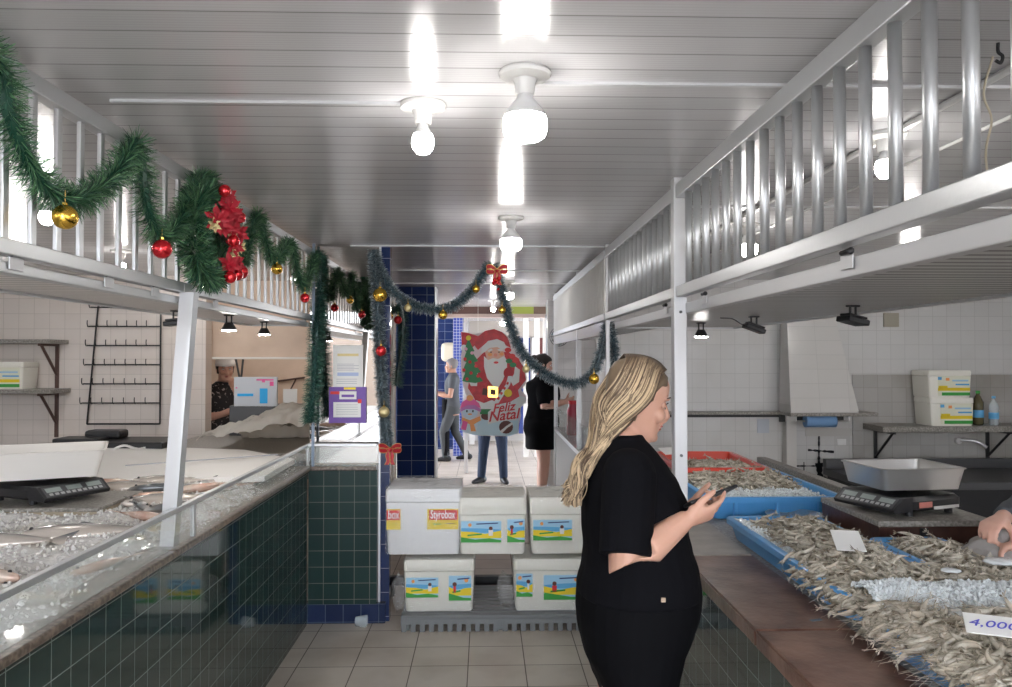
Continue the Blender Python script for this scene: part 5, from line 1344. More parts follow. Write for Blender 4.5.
def person(label, loc, rz, J, sl=BASE_F, skin='skin', top=None, bottom=None, hair=None, vox=.007, scale=1.0, feat=True, hz=(.86, 1.435), sleeve='elbow', hem=.68, shoes=True, heads=1.0, extras=None, name='person', group=None, topm='blackcloth', botm='blackcloth2', shoem='shoe'):
    t = thing(name, label, 'person', loc, rz, group); t.scale = (scale,)*3
    Mh = Matrix.Translation(V(J['head'])) @ Matrix.Rotation(J.get('hyaw', 0), 4, 'Z') @ Matrix.Rotation(J.get('hpitch', 0), 4, 'Y') @ Matrix.Scale(heads, 4)
    bm = BM()
    torso(bm, sl, .74, sl[-1][0])
    tube(bm, [V(J['neck']), V(J['neck'])*.5+V(J['head'])*.5+V((-.012,0,-.01)), V(J['head'])+V((-.02,0,-.03))], [(.058,.056),(.052,.052),(.055,.055)], 16)
    head_geo(bm, Mh, feat)
    for s in ('R', 'L'):
        sh, el, wr = V(J['sh'+s]), V(J['el'+s]), V(J['wr'+s])
        k = J.get('arm', 1.0)
        tube(bm, [sh, sh*.6+el*.4, el, el*.6+wr*.4, wr], [.052*k, .048*k, .043*k, .041*k, .0265*(1+(k-1)*.4)], 14, round_=True)
        hp = J['hand'+s]; hand_geo(bm, wr, **hp)
        hi, kn, an = V(J['hip'+s]), V(J['kn'+s]), V(J['an'+s]); g = J.get('leg', 1.0)
        tube(bm, [hi, hi*.5+kn*.5, kn, kn*.62+an*.38, an], [.088*g, .076*g, .056*g, .054*g, .036], 16, round_=True)
        fd = V(J.get('foot'+s, (1,0,0))).normalized()
        tube(bm, [an+V((0,0,-.015))-fd*.03, an+V((0,0,-.035))+fd*.05, an+V((0,0,-.052))+fd*.13], [(.034,.036),(.028,.038),(.016,.034)], 12, ref=(0,0,1), round_=True)
    b2 = remesh(bm, vox, 3, .55); obj('body', b2, M[skin], t, smooth=True)
    # eyes, brows, lips
    if feat:
        for s in (-1, 1):
            bm = BM(); ball(bm, Mh @ V((.0735 if J.get('lids') else .0725, s*.030, .003)), .0108, 14, 10); obj('eyelid' if J.get('lids') else 'eye', bm, M[skin if J.get('lids') else 'eye'], t, smooth=True)
            if J.get('lids'):
                bm = BM(); tube(bm, [Mh @ V(p) for p in ((.0845, s*.018, -.003), (.0855, s*.030, -.006), (.080, s*.041, -.003))], [.0012,.0018,.0012], 6); obj('eyelash', bm, M['darkhair'], t)
            else:
              bm = BM(); ball(bm, Mh @ V((.0800, s*.031, -.001)), .0046, 10, 8); obj('iris', bm, M['black'], t, smooth=True)
            bm = BM(); tube(bm, [Mh @ V(p) for p in ((.0895, s*.014, .024), (.089, s*.030, .029), (.078, s*.047, .024))], [.0022,.0026,.0014], 6); obj('eyebrow', bm, M['darkhair'], t)
            bm = BM(); tube(bm, [Mh @ V(p) for p in ((.0865, s*.020, .008), (.0875, s*.030, .0115), (.080, s*.041, .007))], [.0018,.0022,.0012], 6); obj('eyelash', bm, M['darkhair'], t)
        bm = BM(); ball(bm, Mh @ V((.0905,0,-.0600)), (.0085,.0185,.0048), 12, 8); ball(bm, Mh @ V((.0885,0,-.0690)), (.0085,.016,.0055), 12, 8); obj('lips', bm, M['lip'], t, smooth=True)
    # clothes
    if top:
        bm = BM(); torso(bm, sl, hz[0], hz[1], .009)
        for s in ('R', 'L'):
            sh, el, wr = V(J['sh'+s]), V(J['el'+s]), V(J['wr'+s]); k = J.get('arm', 1.0)
            if sleeve == 'elbow': P = [sh+(sh-el).normalized()*.01, sh*.5+el*.5, sh*.10+el*.90]; r = [.066*k, .063*k, .062*k]
            elif sleeve == 'short': P = [sh+(sh-el).normalized()*.01, sh*.6+el*.4, sh*.42+el*.58]; r = [.064*k, .062*k, .062*k]
            else: P = [sh, sh*.5+el*.5, el, el*.5+wr*.5, el*.06+wr*.94]; r = [.062*k, .056*k, .052*k, .047*k, .037*k]
            tube(bm, P, r, 16)
            ball(bm, sh+V((0,0,.004)), (.064*k,)*3, 14, 10)
        b2 = remesh(bm, vox, 3, .6)
        for v in b2.verts:
            j = noise.noise(v.co*11)*.5+noise.noise(v.co*24+V((3,0,0)))*.22
            v.co += v.normal*.0045*j
        obj('top_garment', b2, M[topm], t, smooth=True)
    if bottom == 'skirt':
        bm = BM(); torso(bm, sl, hem, hz[0]+.10, .006); b2 = remesh(bm, vox, 3, .6)
        for v in b2.verts:
            v.co += v.normal*.005*(noise.noise(v.co*9+V((7,0,0))))
        obj('skirt', b2, M[botm], t, smooth=True)
    elif bottom == 'trousers':
        bm = BM(); torso(bm, sl, .76, hz[0]+.08, .008)
        for s in ('R', 'L'):
            hi, kn, an = V(J['hip'+s]), V(J['kn'+s]), V(J['an'+s]); g = J.get('leg', 1.0)
            tube(bm, [hi+V((0,0,.04)), hi*.5+kn*.5, kn, kn*.4+an*.6, an+V((0,0,-.01))], [.104*g, .090*g, .070*g, .060*g, .055*g], 16)
        b2 = remesh(bm, vox, 3, .6); obj('trousers', b2, M[botm], t, smooth=True)
    if shoes:
        for s in ('R', 'L'):
            an = V(J['an'+s]); fd = V(J.get('foot'+s, (1,0,0))).normalized(); bm = BM()
            tube(bm, [an+V((0,0,-.032))-fd*.045, an+V((0,0,-.036))+fd*.05, an+V((0,0,-.050))+fd*.145], [(.048,.042),(.040,.045),(.026,.038)], 14, ref=(0,0,1), round_=True)
            tube(bm, [an+V((0,0,.02)), an+V((0,0,-.04))], [.047,.046], 14)
            b2 = remesh(bm, .008, 2, .5); obj('shoe', b2, M[shoem], t, smooth=True)
    # hair
    if hair in ('short', 'bun'):
        bm = BM(); rings = []
        for z, xf, xb, hw in HEADSL[5:]:
            cut = .030 if z < .04 else 0
            q = ring_at(z, xf+.006-(cut if z < .02 else .012*(z < .05)), xb-.016, hw+.012, 24, 2.1)
            rings.append([Mh @ (p if p.x < (.045 if z < .045 else 1) else V((.045, p.y, p.z))) for p in q])
        q = [Mh @ p for p in ring_at(.126, .0, -.02, .02, 24, 2.1)]; rings.append(q)
        loft(bm, rings)
        if hair == 'bun': ball(bm, Mh @ V((-.12, 0, .045)), (.045,.042,.042), 14, 10)
        obj('hair', remesh(bm, .007, 2), M[J.get('hairm', 'darkhair')], t, smooth=True)
    if extras: extras(t, Mh)
    return t, Mh

# default standing joints (local: +x ahead, +y to the figure's left)
def joints(**k):
    J = dict(head=(.012,0,1.545), neck=(-.018,0,1.38), shR=(-.02,-.175,1.345), shL=(-.02,.175,1.345), elR=(-.03,-.215,1.08), elL=(-.03,.215,1.08), wrR=(.06,-.21,.86), wrL=(.06,.21,.86),
             hipR=(0,-.085,.83), hipL=(0,.085,.83), knR=(.01,-.09,.46), knL=(.01,.09,.46), anR=(-.02,-.09,.075), anL=(-.02,.09,.075),
             handR=dict(f=(.15,0,-1), n=(0,1,0), side=-1), handL=dict(f=(.15,0,-1), n=(0,-1,0), side=1))
    J.update(k); return J

# --- the blonde woman at the shrimp counter
WSL = [(.66,.108,-.078,.20),(.70,.116,-.092,.205),(.744,.125,-.112,.21),(.803,.142,-.138,.212),(.862,.168,-.152,.214),(.921,.184,-.155,.214),(.98,.190,-.151,.21),(1.039,.182,-.136,.205),(1.098,.162,-.128,.20),
       (1.157,.150,-.134,.198),(1.231,.150,-.137,.196),(1.29,.124,-.134,.190),(1.335,.094,-.122,.172),(1.365,.072,-.112,.140),(1.393,.050,-.098,.100),(1.417,.030,-.086,.070),(1.445,.022,-.078,.058)]
hR = dict(f=(.93,.16,.24), n=(-.28,.62,.72), side=-1, curls=(.30,.8,.95,1.0), thumb=(.50,.65), s=.97, thumbcurl=.75)
hL = dict(f=(.85,-.25,.10), n=(-.1,-.35,.9), side=1, curls=(.5,.55,.6,.6), thumb=(.6,.5), s=.96)
JW = joints(lids=True, head=(.018,0,1.532), neck=(-.030,0,1.38), hpitch=math.radians(17), shR=(-.035,-.165,1.325), shL=(-.035,.165,1.325), elR=(-.062,-.245,1.105), elL=(-.01,.235,1.10),
            wrR=(.108,-.192,1.208), wrL=(.155,.0,1.20), handR=hR, handL=hL, arm=1.15, leg=1.12,
            hipR=(-.01,-.095,.80), hipL=(-.01,.095,.80), knR=(.0,-.10,.44), knL=(.02,.10,.44), anR=(-.03,-.11,.075), anL=(.0,.11,.075))
def w_extra(t, Mh):
    rr = random.Random(8)
    bm = BM(); lay = bm.loops.layers.float_color.new('tint')
    def paint(f0, c):
        bm.faces.ensure_lookup_table()
        for f in bm.faces[f0:]:
            for l in f.loops: l[lay] = (c, c, c, 1)
    # scalp shell
    f0 = len(bm.faces); rings = []
    for z, xf, xb, hw in HEADSL[4:]:
        lim = .036 if z < .035 else (.070 if z < .07 else .2)
        if z < -.01: lim = .004
        q = ring_at(z, xf+.003, xb-.004, hw+.003, 28, 2.1); rings.append([Mh @ V((min(p.x, lim), p.y, p.z)) for p in q])
    rings.append([Mh @ p for p in ring_at(.118, .02, -.04, .03, 28, 2.1)])
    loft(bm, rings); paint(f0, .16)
    # locks: from the parting over the side of the head, back, and down the spine
    inv = Mh.inverted()
    for i in range(950):
        s = -1 if i % 2 else 1
        u = rr.random(); v = rr.random()             # u: front..back along the parting
        x0 = .060-.132*u; zp = .118-(6.0 if x0 > 0 else 2.7)*x0*x0
        P0 = Mh @ V((x0, s*.010*rr.random(), zp+.009))
        d = rr.uniform(.0, .012)
        P1 = Mh @ V((x0*.85-.012, s*(.055+d*.5), .108-.35*max(0,x0)-.30*max(0,-x0-.02)))
        fr = 1-u
        P2 = Mh @ V((-.016-.075*u+.040*fr*(v>.35), s*(.086+d), .030-.025*fr))
        P3 = Mh @ V((-.040-.070*u+.035*fr*(1-v), s*(.080+d-.02*u), -.055-.04*fr*v))
        P4 = V((-.070-.050*v, s*(.075-.030*v), 1.412-.02*v))
        P5 = V((-.125-.028*v+rr.uniform(-.008,.008), s*(.055-.02*v)-.03+rr.uniform(-.015,.015), 1.350))
        zt = 1.258-.03*rr.random() + .03*(rr.random() < .25)
        P6 = V((-.150-.024*v+rr.uniform(-.008,.008), s*.035-.05+rr.uniform(-.02,.02), 1.300))
        P7 = V((-.168-.026*v+rr.uniform(-.012,.010), s*.025-.055+rr.uniform(-.02,.02), zt))
        P = crom([P0, P1, P2, P3, P4, P5, P6, P7], 5)
        ph = u*5+v*3+rr.uniform(-.5,.5); amp = rr.uniform(.004,.009)
        n = len(P); wv = []
        for k, p in enumerate(P):
            t_ = k/(n-1); a = amp*min(1, max(0, (t_-.28)*2.2))
            wv.append(p+V((math.sin(t_*17+ph)*a, math.cos(t_*13+ph)*a, 0)))
        r0 = rr.uniform(.0018,.0038)
        rad = [(r0*(.55+.8*min(1, k/(n*.2)))*(1 if k < n*.72 else max(.22, 1-(k/(n-1)-.72)*2.6)), r0*.55) for k in range(n)]
        f0 = len(bm.faces); tube(bm, wv, rad, 5)
        base = rr.choice((.05,.2,.45,.6,.9,1.0,1.0)) if u < .7 else rr.choice((.05,.2,.45,.8))
        bm.faces.ensure_lookup_table()
        for fi_, f in enumerate(bm.faces[f0:]):
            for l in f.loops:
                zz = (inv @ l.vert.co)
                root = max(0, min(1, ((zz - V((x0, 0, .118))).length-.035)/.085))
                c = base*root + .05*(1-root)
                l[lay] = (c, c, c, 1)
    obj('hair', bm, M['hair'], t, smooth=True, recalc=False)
    # neckline band, hem label
    bm = BM(); box(bm, -.002, .004, -.006, .006, 0, .012, .001); obj('hem_tag', bm, mat('beige tag', (.45,.33,.24), .6), t, (.045, -.222, 1.0)).rotation_euler = (0,0,-PI/2)
HP = (.43, 2.30, 0)
wt, wMh = person('blonde woman in a black dress looking down at a phone beside the timber ledge', HP, 0, JW, WSL, top=True, bottom='skirt', vox=.0045, hz=(.97, 1.428), sleeve='elbow', hem=.675, extras=w_extra, botm='blackcloth2')
# her phone
t = thing('mobile_phone', 'dark mobile phone held by the blonde woman', 'phone', (HP[0]+.192, HP[1]-.148, 1.266))
_f = V((.90,.22,.26)).normalized(); _n = V((-.30,.30,.85)); _n = (_n-_f*_n.dot(_f)).normalized(); _l = _n.cross(_f)
t.rotation_euler = Matrix((( _f.x,_l.x,_n.x),(_f.y,_l.y,_n.y),(_f.z,_l.z,_n.z))).to_euler()
bm = BM(); box(bm, -.075, .075, -.036, .036, -.0045, .0045, .0035); smooth_by(obj('phone_body', bm, M['black'], t))
bm = BM(); box(bm, -.071, .071, -.033, .033, .0045, .0052, .0003); obj('phone_screen', bm, M['screen'], t)

# --- second woman in black further along the aisle
def red_holder(t, Mh): pass
JF = joints(wrR=(.235,-.13,1.125), wrL=(.235,.06,1.12), elR=(.0,-.25,1.08), elL=(.0,.25,1.08), hpitch=.2, arm=1.15, leg=1.15,
            handR=dict(f=(.9,.1,.25), n=(0,.85,.2), side=-1, curls=(.3,.6,.7,.8)), handL=dict(f=(.9,-.2,.15), n=(0,-.3,.9), side=1))
person('dark haired woman in a black dress further down the aisle, facing right', (.665, 9.0, 0), 0, JF, [(a, b*1.6, c*1.6, d*1.3) if a < 1.35 else (a, b, c, d) for a, b, c, d in BASE_F], skin='skin3', top=True, bottom='skirt', hair='bun', vox=.010, hz=(.95,1.43), sleeve='elbow', hem=.60, scale=1.02)
# --- man with paper
JM = joints(wrR=(.27,-.10,1.10), wrL=(.27,.12,1.10), elR=(.02,-.235,1.05), elL=(.02,.235,1.05), hairm='greyhair',
            handR=dict(f=(.9,.2,.15), n=(0,.5,.8), side=-1, curls=(.4,.5,.5,.5)), handL=dict(f=(.9,-.2,.15), n=(0,-.5,.8), side=1, curls=(.4,.5,.5,.5)),
            hipL=(0,.085,.84), hipR=(0,-.085,.84), knL=(.14,.09,.46), anL=(.10,.09,.075), knR=(-.05,-.09,.46), anR=(-.24,-.09,.085))
def m_extra(t, Mh):
    bm = BM(); loft(bm, [ring_at(z, .165, .04, .15, 20) for z in (.10,.4,.7,1.0)]); obj('apron', bm, M['blackcloth'], t)
person('grey haired man in a dark shirt holding a paper far down the passage, facing left', (-.53, 12.6, 0), PI, JM, skin='skin2', top=True, bottom='trousers', hair='short', vox=.011, hz=(.86,1.43), sleeve='short', topm='greycloth', botm='trouser', extras=m_extra, scale=.99)
t = thing('paper_slip', 'white paper slip held by the grey haired man', 'paper', (-.53-.40, 12.6, 1.14)); bm = BM(); box(bm, -.07, .07, -.05, .05, -.002, .002); obj('paper', bm, M['paper'], t)
# --- person behind the cut-out
JB = joints(hipR=(0,-.10,.83), hipL=(0,.10,.83), knR=(.0,-.12,.46), knL=(0,.13,.46), anR=(-.0,-.15,.075), anL=(0,.15,.075), footR=(.8,-.5,0), footL=(.9,.35,0))
person('person in navy jeans and black boots standing behind the Christmas cut-out', (.10, 10.35, 0), -PI/2-.15, JB, skin='skin2', top=True, bottom='trousers', hair='short', vox=.011, hz=(.86,1.43), topm='greycloth', botm='jeans')
# --- vendor with white cap
JV = joints(wrR=(.17,.02,1.16), elR=(.02,-.24,1.08), wrL=(.145,.03,1.36), elL=(.13,.21,1.14), hyaw=-.25, hpitch=.05,
            handR=dict(f=(.3,.9,.2), n=(-.8,.3,0), side=-1, curls=(.4,.4,.4,.4)), handL=dict(f=(-.25,-.2,.95), n=(-.8,0,-.1), side=1, curls=(.9,.9,.9,.9)))
def v_extra(t, Mh):
    bm = BM(); rings = []
    for z, xf, xb, hw in HEADSL[8:]:
        rings.append([Mh @ p for p in ring_at(z, xf+.014, xb-.022, hw+.018, 24, 2.1)])
    rings.append([Mh @ p for p in ring_at(.138, .01, -.03, .03, 24, 2.1)]); loft(bm, rings)
    obj('cap', bm, M['white'], t, smooth=True)
vp = W(226, 440, 7.55)
person('vendor with white cap and speckled black blouse, hand on chin, in the recess', (vp.x, 7.5, 0), -.85, JV, [(a, b*1.2, c*1.15, d*1.15) if a < 1.33 else (a, b, c, d) for a, b, c, d in BASE_F], skin='skin3', top=True, bottom='trousers', hair='bun', vox=.009, hz=(.86,1.43), sleeve='elbow', topm='speckle', botm='blackcloth2', extras=v_extra)
# --- fishmonger at the right edge, only hands and forearm edge in view
JS = joints(wrR=(.345,-.02,1.10), elR=(.13,-.22,1.10), wrL=(.345,.13,1.05), elL=(.13,.26,1.07), hpitch=.4,
            handR=dict(f=(.80,.50,-.15), n=(.1,.1,-.95), side=-1, curls=(.45,.5,.55,.6), thumb=(.5,.6)), handL=dict(f=(.80,-.45,-.25), n=(.1,.1,-.95), side=1, curls=(.5,.6,.65,.7), thumb=(.5,.6)))
pf = WZ(1012, 520, 1.06)
person('fishmonger in dark clothes at the right frame edge peeling shrimp with bare hands', (2.12, 2.62, 0), PI, JS, skin='skin3', top=True, bottom='trousers', hair='short', vox=.007, hz=(.86,1.43), sleeve='long', topm='greycloth', botm='trouser')
p = (2.03, 2.66, 1.005)
bm = BM(); vs = bmesh.ops.create_icosphere(bm, subdivisions=4, radius=1)['verts']
for v in vs:
    q = v.co.copy(); j = noise.noise(q*1.8)+.35*noise.noise(V((q.x*14, q.y*3, q.z*3))); k = 1-.25*max(0, q.z)
    v.co = V((q.x*.14*k, q.y*.10*k, max(q.z*.085, -.03)))*(1+.2*j)
tag(obj('grey_cloth', bm, mat('grey textured cloth', (.30,.28,.27), .8, bump=(90,.6)), loc=(1.76, 2.60, .985), smooth=True), 'grey textured bundle under the fishmonger hands at the frame edge', 'cloth')

# ------------------------------------------------------------------ Christmas cut-out sign
SD = 9.2
a = W(460, 329, SD); b = W(527, 437, SD)
SW = b.x-a.x; SH = a.z-b.z
t = thing('christmas_cutout', 'flat printed Christmas cut-out of a bearded man in red with tree and snowman', 'cut-out sign', (a.x, SD, b.z))
def U(px, py): return ((px-460)/67*SW, (437-py)/108*SH)     # print coordinates from the picture of the sign
CZ = [0]
def shp(nm, pts, mt, k, parent=None):
    bm = BM(); CZ[0] += 1
    prism(bm, [U(*p) for p in pts], .0018, Matrix.Translation((0, -.004-.0018*k-.00003*CZ[0], 0))); return obj(nm, bm, M[mt] if isinstance(mt, str) else mt, parent or t)
def disc(nm, cx, cy, rx, ry, mt, k, n=16, parent=None):
    return shp(nm, [(cx+rx*math.cos(2*PI*i/n), cy+ry*math.sin(2*PI*i/n)) for i in range(n)], mt, k, parent)
bm = BM()
out = [(462,331),(470,333),(478,334),(486,330),(494,329),(502,331),(508,336),(514,342),(519,347),(523,353),(524,362),(522,368),(527,376),(526,384),(521,390),(526,396),(526,403),(520,408),(521,416),(519,424),(518,433),(510,436),(492,436),(474,435),(464,432),(460,427),(462,418),(461,410),(463,402),(467,396),(464,388),(462,378),(461,368),(461,356),(463,346),(461,338)]
prism(bm, [U(*p) for p in out], .012, Matrix.Translation((0,-.004,0))); obj('board', bm, mat('board print pale', (.78,.66,.66), .45), t)
shp('printed_snow', [(460,427),(462,420),(480,417),(500,421),(519,416),(518,433),(510,436),(474,435),(464,432)], mat('printed snow blue', (.58,.76,.84), .45), 1)
# figure in red
shp('printed_coat', [(474,362),(484,352),(508,352),(518,358),(524,368),(526,380),(518,390),(520,400),(512,408),(478,405),(473,396),(468,388),(470,374)], 'redred', 1)
shp('printed_hat', [(474,345),(477,337),(485,331),(494,329),(502,332),(508,338),(511,348),(505,345),(496,342),(486,343),(478,350)], 'redred', 2)
shp('printed_hat', [(461,332),(468,333),(478,336),(474,346),(468,352),(462,346)], 'redred', 2)
shp('printed_hat_trim', [(481,354),(482,347),(488,341),(497,339),(504,342),(507,348),(502,350),(496,347),(489,348),(485,352)], 'white', 3)
disc('printed_pompom', 464, 348, 3.2, 3.4, 'white', 3)
shp('printed_face', [(485,352),(490,348),(497,347),(503,350),(505,356),(502,362),(495,364),(487,361)], 'facep', 3)
shp('printed_beard', [(484,356),(488,360),(493,358),(498,359),(504,356),(507,360),(507,369),(503,380),(498,388),(493,386),(487,378),(484,367)], 'white', 4)
disc('printed_mouth', 496, 362.5, 2.4, 1.2, 'red', 5); disc('printed_nose', 495.5, 355, 1.9, 1.7, mat('printed nose', (.8,.30,.22), .45), 5)
disc('printed_cheek', 490, 354.5, 2.2, 1.7, 'orange', 4); disc('printed_cheek', 501.5, 354, 2.2, 1.7, 'orange', 4)
shp('printed_brow', [(487,351),(491,348.5),(493,350),(489,352)], 'white', 5); shp('printed_brow', [(497,349.5),(501,348.5),(504,351),(499,351)], 'white', 5)
for ex in (491, 499): disc('printed_eye', ex, 352.2, .9, .6, 'black', 5, 8)
shp('printed_sleeve_cuff', [(515,366),(520,370),(519,382),(513,386),(510,380),(514,374)], 'white', 3)
shp('printed_sleeve_cuff', [(469,372),(474,369),(478,374),(477,386),(471,386),(468,380)], 'white', 3)
disc('printed_mitten', 508, 373, 4.5, 5.5, mat('mitten red', (.50,.01,.02), .45), 4); disc('printed_mitten', 481, 378, 5, 5.5, mat('mitten red b', (.55,.015,.03), .45), 4)
shp('printed_belt', [(483,388),(512,391),(511,397),(482,395)], 'brownp', 3)
shp('printed_buckle', [(488,386),(498,387),(498,398),(488,397)], 'gold', 4); shp('printed_buckle_hole', [(490.5,389),(495.5,389.5),(495.5,395),(490.5,394.5)], 'brownp', 5)
shp('printed_coat_fur', [(476,400),(484,403),(492,400),(500,404),(510,402),(520,396),(526,397),(526,403),(518,409),(500,410),(484,409),(476,406)], 'white', 4)
shp('printed_candy_cane', [(494,402),(498,404),(510,385),(512,376),(508,376),(506,384)], 'white', 5)
for i in range(4): shp('printed_stripe', [(496.5+i*3.2,399-i*5),(499+i*3,400-i*5),(500+i*3,397.6-i*5),(497.5+i*3.2,396.5-i*5)], 'red', 6)
# tree
for i, (y0, y1, wd) in enumerate(((338,352,6),(346,362,9),(356,373,11.5),(364,382,13))):
    c = 468.5+i*.6; shp('printed_tree', [(c,y0),(c+wd*.5,(y0+y1)/2),(c+wd,y1-1),(c+wd*.4,y1+1),(c-wd*.3,y1),(c-wd*.62,y1-1),(c-wd*.4,(y0+y1)/2)], 'treegreen', 3+i*.3)
disc('printed_star', 468.5, 338, 2.6, 2.6, 'yellow', 5, 10)
for (x, y) in ((466,349),(472,353),(465,359),(470,362),(476,366),(464,370),(471,373),(478,376),(467,379)): disc('printed_ornament', x, y, 1.7, 1.7, 'pinkish' if (x+y) % 2 else 'red', 6, 10)
for (x, y) in ((508,350),(512,356),(516,360),(509,361),(513,365)): disc('printed_holly', x, y, 3.4, 2.5, 'treegreen' if x % 2 else 'red', 5, 10)
disc('printed_bell', 508, 393, 4, 4, 'yellow', 6, 12)
# snowman
disc('printed_snowman', 470, 412, 8, 6.5, mat('snowman pale blue', (.62,.74,.84), .45), 5); disc('printed_snowman', 469.5, 425, 8.5, 8, mat('snowman pale blue b', (.68,.80,.88), .45), 4)
shp('printed_beanie', [(460,409),(462,402),(467,399),(474,399),(479,403),(481,408),(474,406),(466,406)], 'magenta', 6)
shp('printed_beanie_band', [(460,412),(461,408),(468,405),(475,405),(481,409),(481,412),(474,409),(466,409)], mat('printed lilac', (.55,.20,.50), .45), 7); disc('printed_pompom', 470, 398, 3.5, 3, 'orange', 7)
shp('printed_scarf', [(462,417),(470,420),(480,416),(481,420),(474,424),(476,431),(471,431),(470,424),(462,421)], 'orange', 7); shp('printed_scarf', [(463,420),(468,422),(466,430),(461,429)], 'magenta', 8)
for ex in (467, 473): disc('printed_eye', ex, 411, .9, 1.3, 'black', 7, 8)
disc('printed_carrot', 470, 414, 2.2, .9, 'orange', 7, 8)
# boots and sack
disc('printed_boot', 487, 416, 6, 4, 'brownp', 4); shp('printed_boot_trim', [(480,409),(494,409),(494,414),(480,414)], 'treegreen', 5)
disc('printed_boot', 506, 427, 7, 6.5, 'brownp', 5); shp('printed_boot_trim', [(500,431),(506,426),(512,422),(513,424),(507,428),(502,433)], 'white', 6)
shp('printed_word_panel', [(488,412),(496,405),(508,405),(522,401),(520,413),(516,420),(500,421),(488,424)], 'white', 6)
for wd, px, py, sz_ in (('Feliz', 503, 407.5, .145), ('Natal', 503, 415.5, .165)):
    u, v = U(px, py); text_obj('lettering', wd, sz_, mat('red lettering', (.62,.02,.03), .4), t, (u, -.0235, v), (PI/2, math.radians(-7), 0), .0015, shear=.35, bold=.003)
for (px, lb) in ((478, 0), (506, 0)):
    q = U(px, 331); bm = BM(); tube(bm, [(q[0], .004, q[1]-.02), (q[0], .004, CEIL-b.z)], .002, 5); obj('hanging_string', bm, M['paper'], t)

# ------------------------------------------------------------------ far end of the passage
a = W(428, 303, 10.8); b = W(560, 314, 10.8)
t = thing('far_beam', 'painted beam with green and brown stretches across the far end of the passage', 'beam', (a.x, 10.8, b.z))
HB = a.z-b.z; wT = b.x-a.x
for nm, u0, u1, mt in (('green_stretch', 0, .07, mat('lime paint', (.42,.46,.08), .5)), ('brown_stretch', .07, .63, mat('brown banner', (.13,.07,.06), .5)), ('green_stretch', .63, .80, mat('lime paint b', (.42,.50,.10), .5)), ('brown_stretch', .80, 1.0, mat('brown banner b', (.22,.15,.11), .5))):
    bm = BM(); box(bm, u0*wT, u1*wT, 0, .12, 0, HB+.06, .004); obj(nm, bm, mt, t)
bm = BM(); box(bm, -.02, wT, -.02, .14, -.05, 0, .004); obj('lower_rail', bm, mat('dusty pink rail', (.50,.40,.36), .5), t)
for px, D, w, lb, m_ in ((466,11.2,.05,'white pole beside the small blue tiled pillar','alu_white'), (526,13,.09,'first white door post at the far end','white'), (537,13,.09,'second white door post at the far end','white'), (546,12.6,.10,'third pale door post next to the dark column','offwhite')):
    p = W(px, 330, D); t = thing('far_post', lb, 'post', (p.x, D, 0)); bm = BM(); box(bm, -w/2, w/2, 0, .05, 0, 2.35, .004); obj('shaft', bm, M[m_], t)
p = W(552, 330, 9.9); t = thing('dark_column', 'dark green grey column at the end of the far right stall', 'column', (p.x, 9.9, 0)); bm = BM(); box(bm, -.07, .05, 0, .12, 0, CEIL, .004); obj('shaft', bm, mat('dark green grey', (.06,.08,.08), .4), t)
for z in (.1, CEIL-.2):
    bm = BM(); box(bm, -.08, .06, -.01, .13, z, z+.04); obj('band', bm, M['darkgrey'], t)
p = W(558, 337, 9.6); t = thing('wall_fan', 'grey blue round fan next to the dark column', 'fan', (p.x, 9.45, p.z))
bm = BM()
for r_ in (.03, .06, .09, .115): tube(bm, [V((r_*math.cos(2*PI*i/24), 0, r_*math.sin(2*PI*i/24))) for i in range(25)], .004, 5, cap=False)
for i in range(12): tube(bm, [(0,0,0), (.115*math.cos(i*PI/6), 0, .115*math.sin(i*PI/6))], .003, 5)
obj('cage', bm, M['darkgrey'], t); bm = BM()
for i in range(3):
    a_ = i*2*PI/3; bm.faces.new([bm.verts.new(q) for q in ((0,.03,0), (.10*math.cos(a_), .02, .10*math.sin(a_)), (.10*math.cos(a_+.8), .045, .10*math.sin(a_+.8)))])
obj('blade', bm, mat('fan blade blue', (.25,.38,.42), .4), t)
bm = BM(); tube(bm, [(0,.03,0),(0,.14,0)], .03, 12); obj('motor', bm, M['darkgrey'], t)
p = W(445, 352, 12.8); t = thing('round_wall_lamp', 'pale round wall box above the grey haired man', 'wall box', (p.x, 13.9, W(445,352,13.9).z)); bm = BM(); box(bm, -.13, .13, 0, .2, -.17, .17, .08, 4); obj('shell', bm, mat('pale box', (.62,.56,.44), .5), t)
bm = BM(); box(bm, -.02, .02, .2, .30, -.03, .03); obj('mount', bm, M['darkgrey'], t)
# shop front blocks behind
t = thing('far_shop_front', 'pale shop front with dark openings at the end of the market', 'shop front', (-.3, 15.0, 0))
bm = BM(); box(bm, 0, 3.2, 0, .1, 2.05, 2.6); obj('fascia', bm, mat('fascia beige', (.50,.45,.40), .5), t)
for x, w, m_ in ((.15,.25,'navyp'),(.95,.22,'navyp'),(1.35,.18,'brownp'),(1.75,.3,'darkgrey')):
    bm = BM(); box(bm, x, x+w, -.02, .08, .2, 2.04); obj('opening', bm, M[m_], t)
for x in (.0, .5, 1.2, 1.6, 2.2):
    bm = BM(); box(bm, x, x+.1, -.05, .05, 0, 2.05, .004); obj('jamb', bm, M['white'], t)
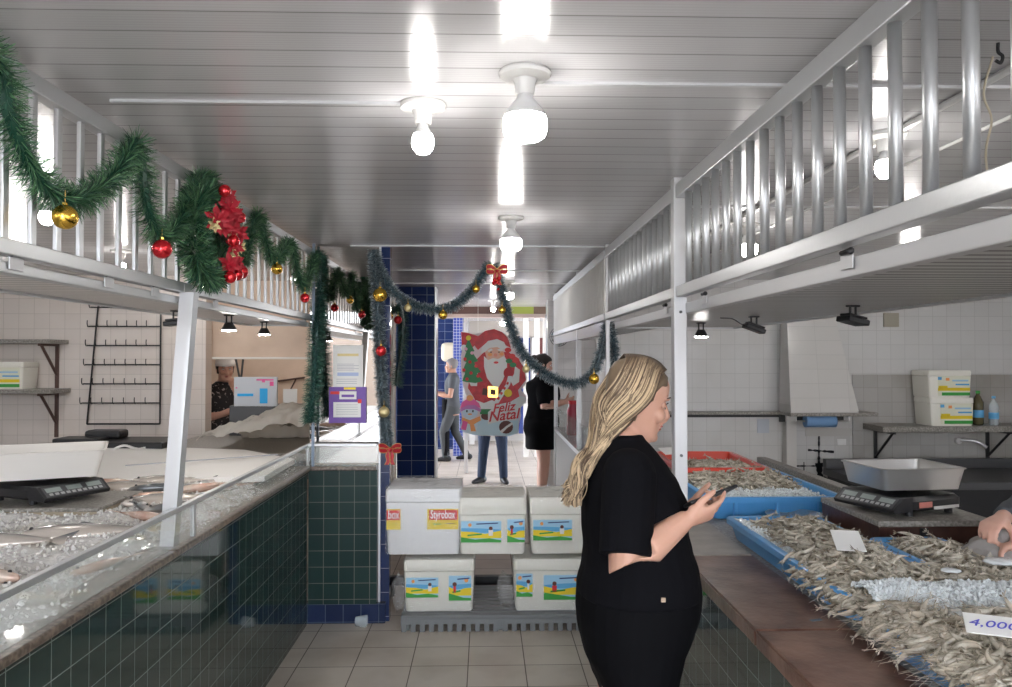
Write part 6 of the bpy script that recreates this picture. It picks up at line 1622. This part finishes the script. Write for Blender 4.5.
# things on the far right stall counter
p = W(566, 410, 7.0); t = thing('red_jar', 'tall dark red jar on the far stall counter near the standing woman', 'jar', (.86, 7.6, .90))
bm = BM(); lathe(bm, [(.055,0),(.065,.02),(.065,.24),(.045,.28),(.045,.30)], n=20); smooth_by(obj('jar_body', bm, mat('dark red jar', (.30,.03,.06), .3), t)); bm = BM(); lathe(bm, [(.05,.30),(.05,.335)], n=20); obj('lid', bm, M['redcloth'], t)
t = thing('wrapped_tray', 'pale wrapped tray on the far stall counter behind the woman hair', 'tray', (.93, 6.1, .90))
bm = BM(); loft(bm, [rrect(.20, .4, 0, .03), rrect(.26, .46, .07, .03)]); obj('tray_body', bm, M['white'], t)
bm = BM(); vs = bmesh.ops.create_icosphere(bm, subdivisions=3, radius=1)['verts']
for v in vs: v.co = V((v.co.x*.11, v.co.y*.19, .07+max(-.01, v.co.z*.06)))*(1+.15*noise.noise(v.co*3))
obj('wrapping', bm, M['plasticbag'], t, smooth=True)
# loose wire and hook behind the right railing
t = thing('hanging_wire', 'thin tan wire hanging behind the nearest right railing bars', 'wire', WZ(993, 65, CEIL-.02))
bm = BM(); tube(bm, crom([(0,0,.02),(-.01,.02,-.06),(.015,.03,-.12),(.0,.03,-.2),(.01,.03,-.3)], 6), .003, 6); obj('wire', bm, mat('tan wire', (.42,.36,.26), .5), t)
t = thing('ceiling_hook', 'small dark hook in the ceiling at the upper right', 'hook', WZ(998, 43, CEIL))
bm = BM(); tube(bm, crom([(0,0,.0),(0,0,-.02),(.01,0,-.03),(.006,0,-.045),(-.006,0,-.04)], 5), .004, 6); obj('hook', bm, M['black'], t)

# ------------------------------------------------------------------ light
w = bpy.data.worlds.new('daylight'); SC.world = w; w.use_nodes = True
w.node_tree.nodes['Background'].inputs[0].default_value = (.86, .92, 1.0, 1); w.node_tree.nodes['Background'].inputs[1].default_value = 8.0
SC.view_settings.view_transform = 'Standard'; SC.view_settings.look = 'None'; SC.view_settings.gamma = 1; SC.view_settings.use_curve_mapping = False
SC.view_settings.exposure = 0.66
SC.cycles.use_denoising = True
try: SC.cycles.denoiser = 'OPENIMAGEDENOISE'
except Exception: pass
SC.cycles.max_bounces = 7; SC.cycles.transparent_max_bounces = 16; SC.cycles.caustics_reflective = False; SC.cycles.caustics_refractive = False
SC.cycles.sample_clamp_indirect = 6
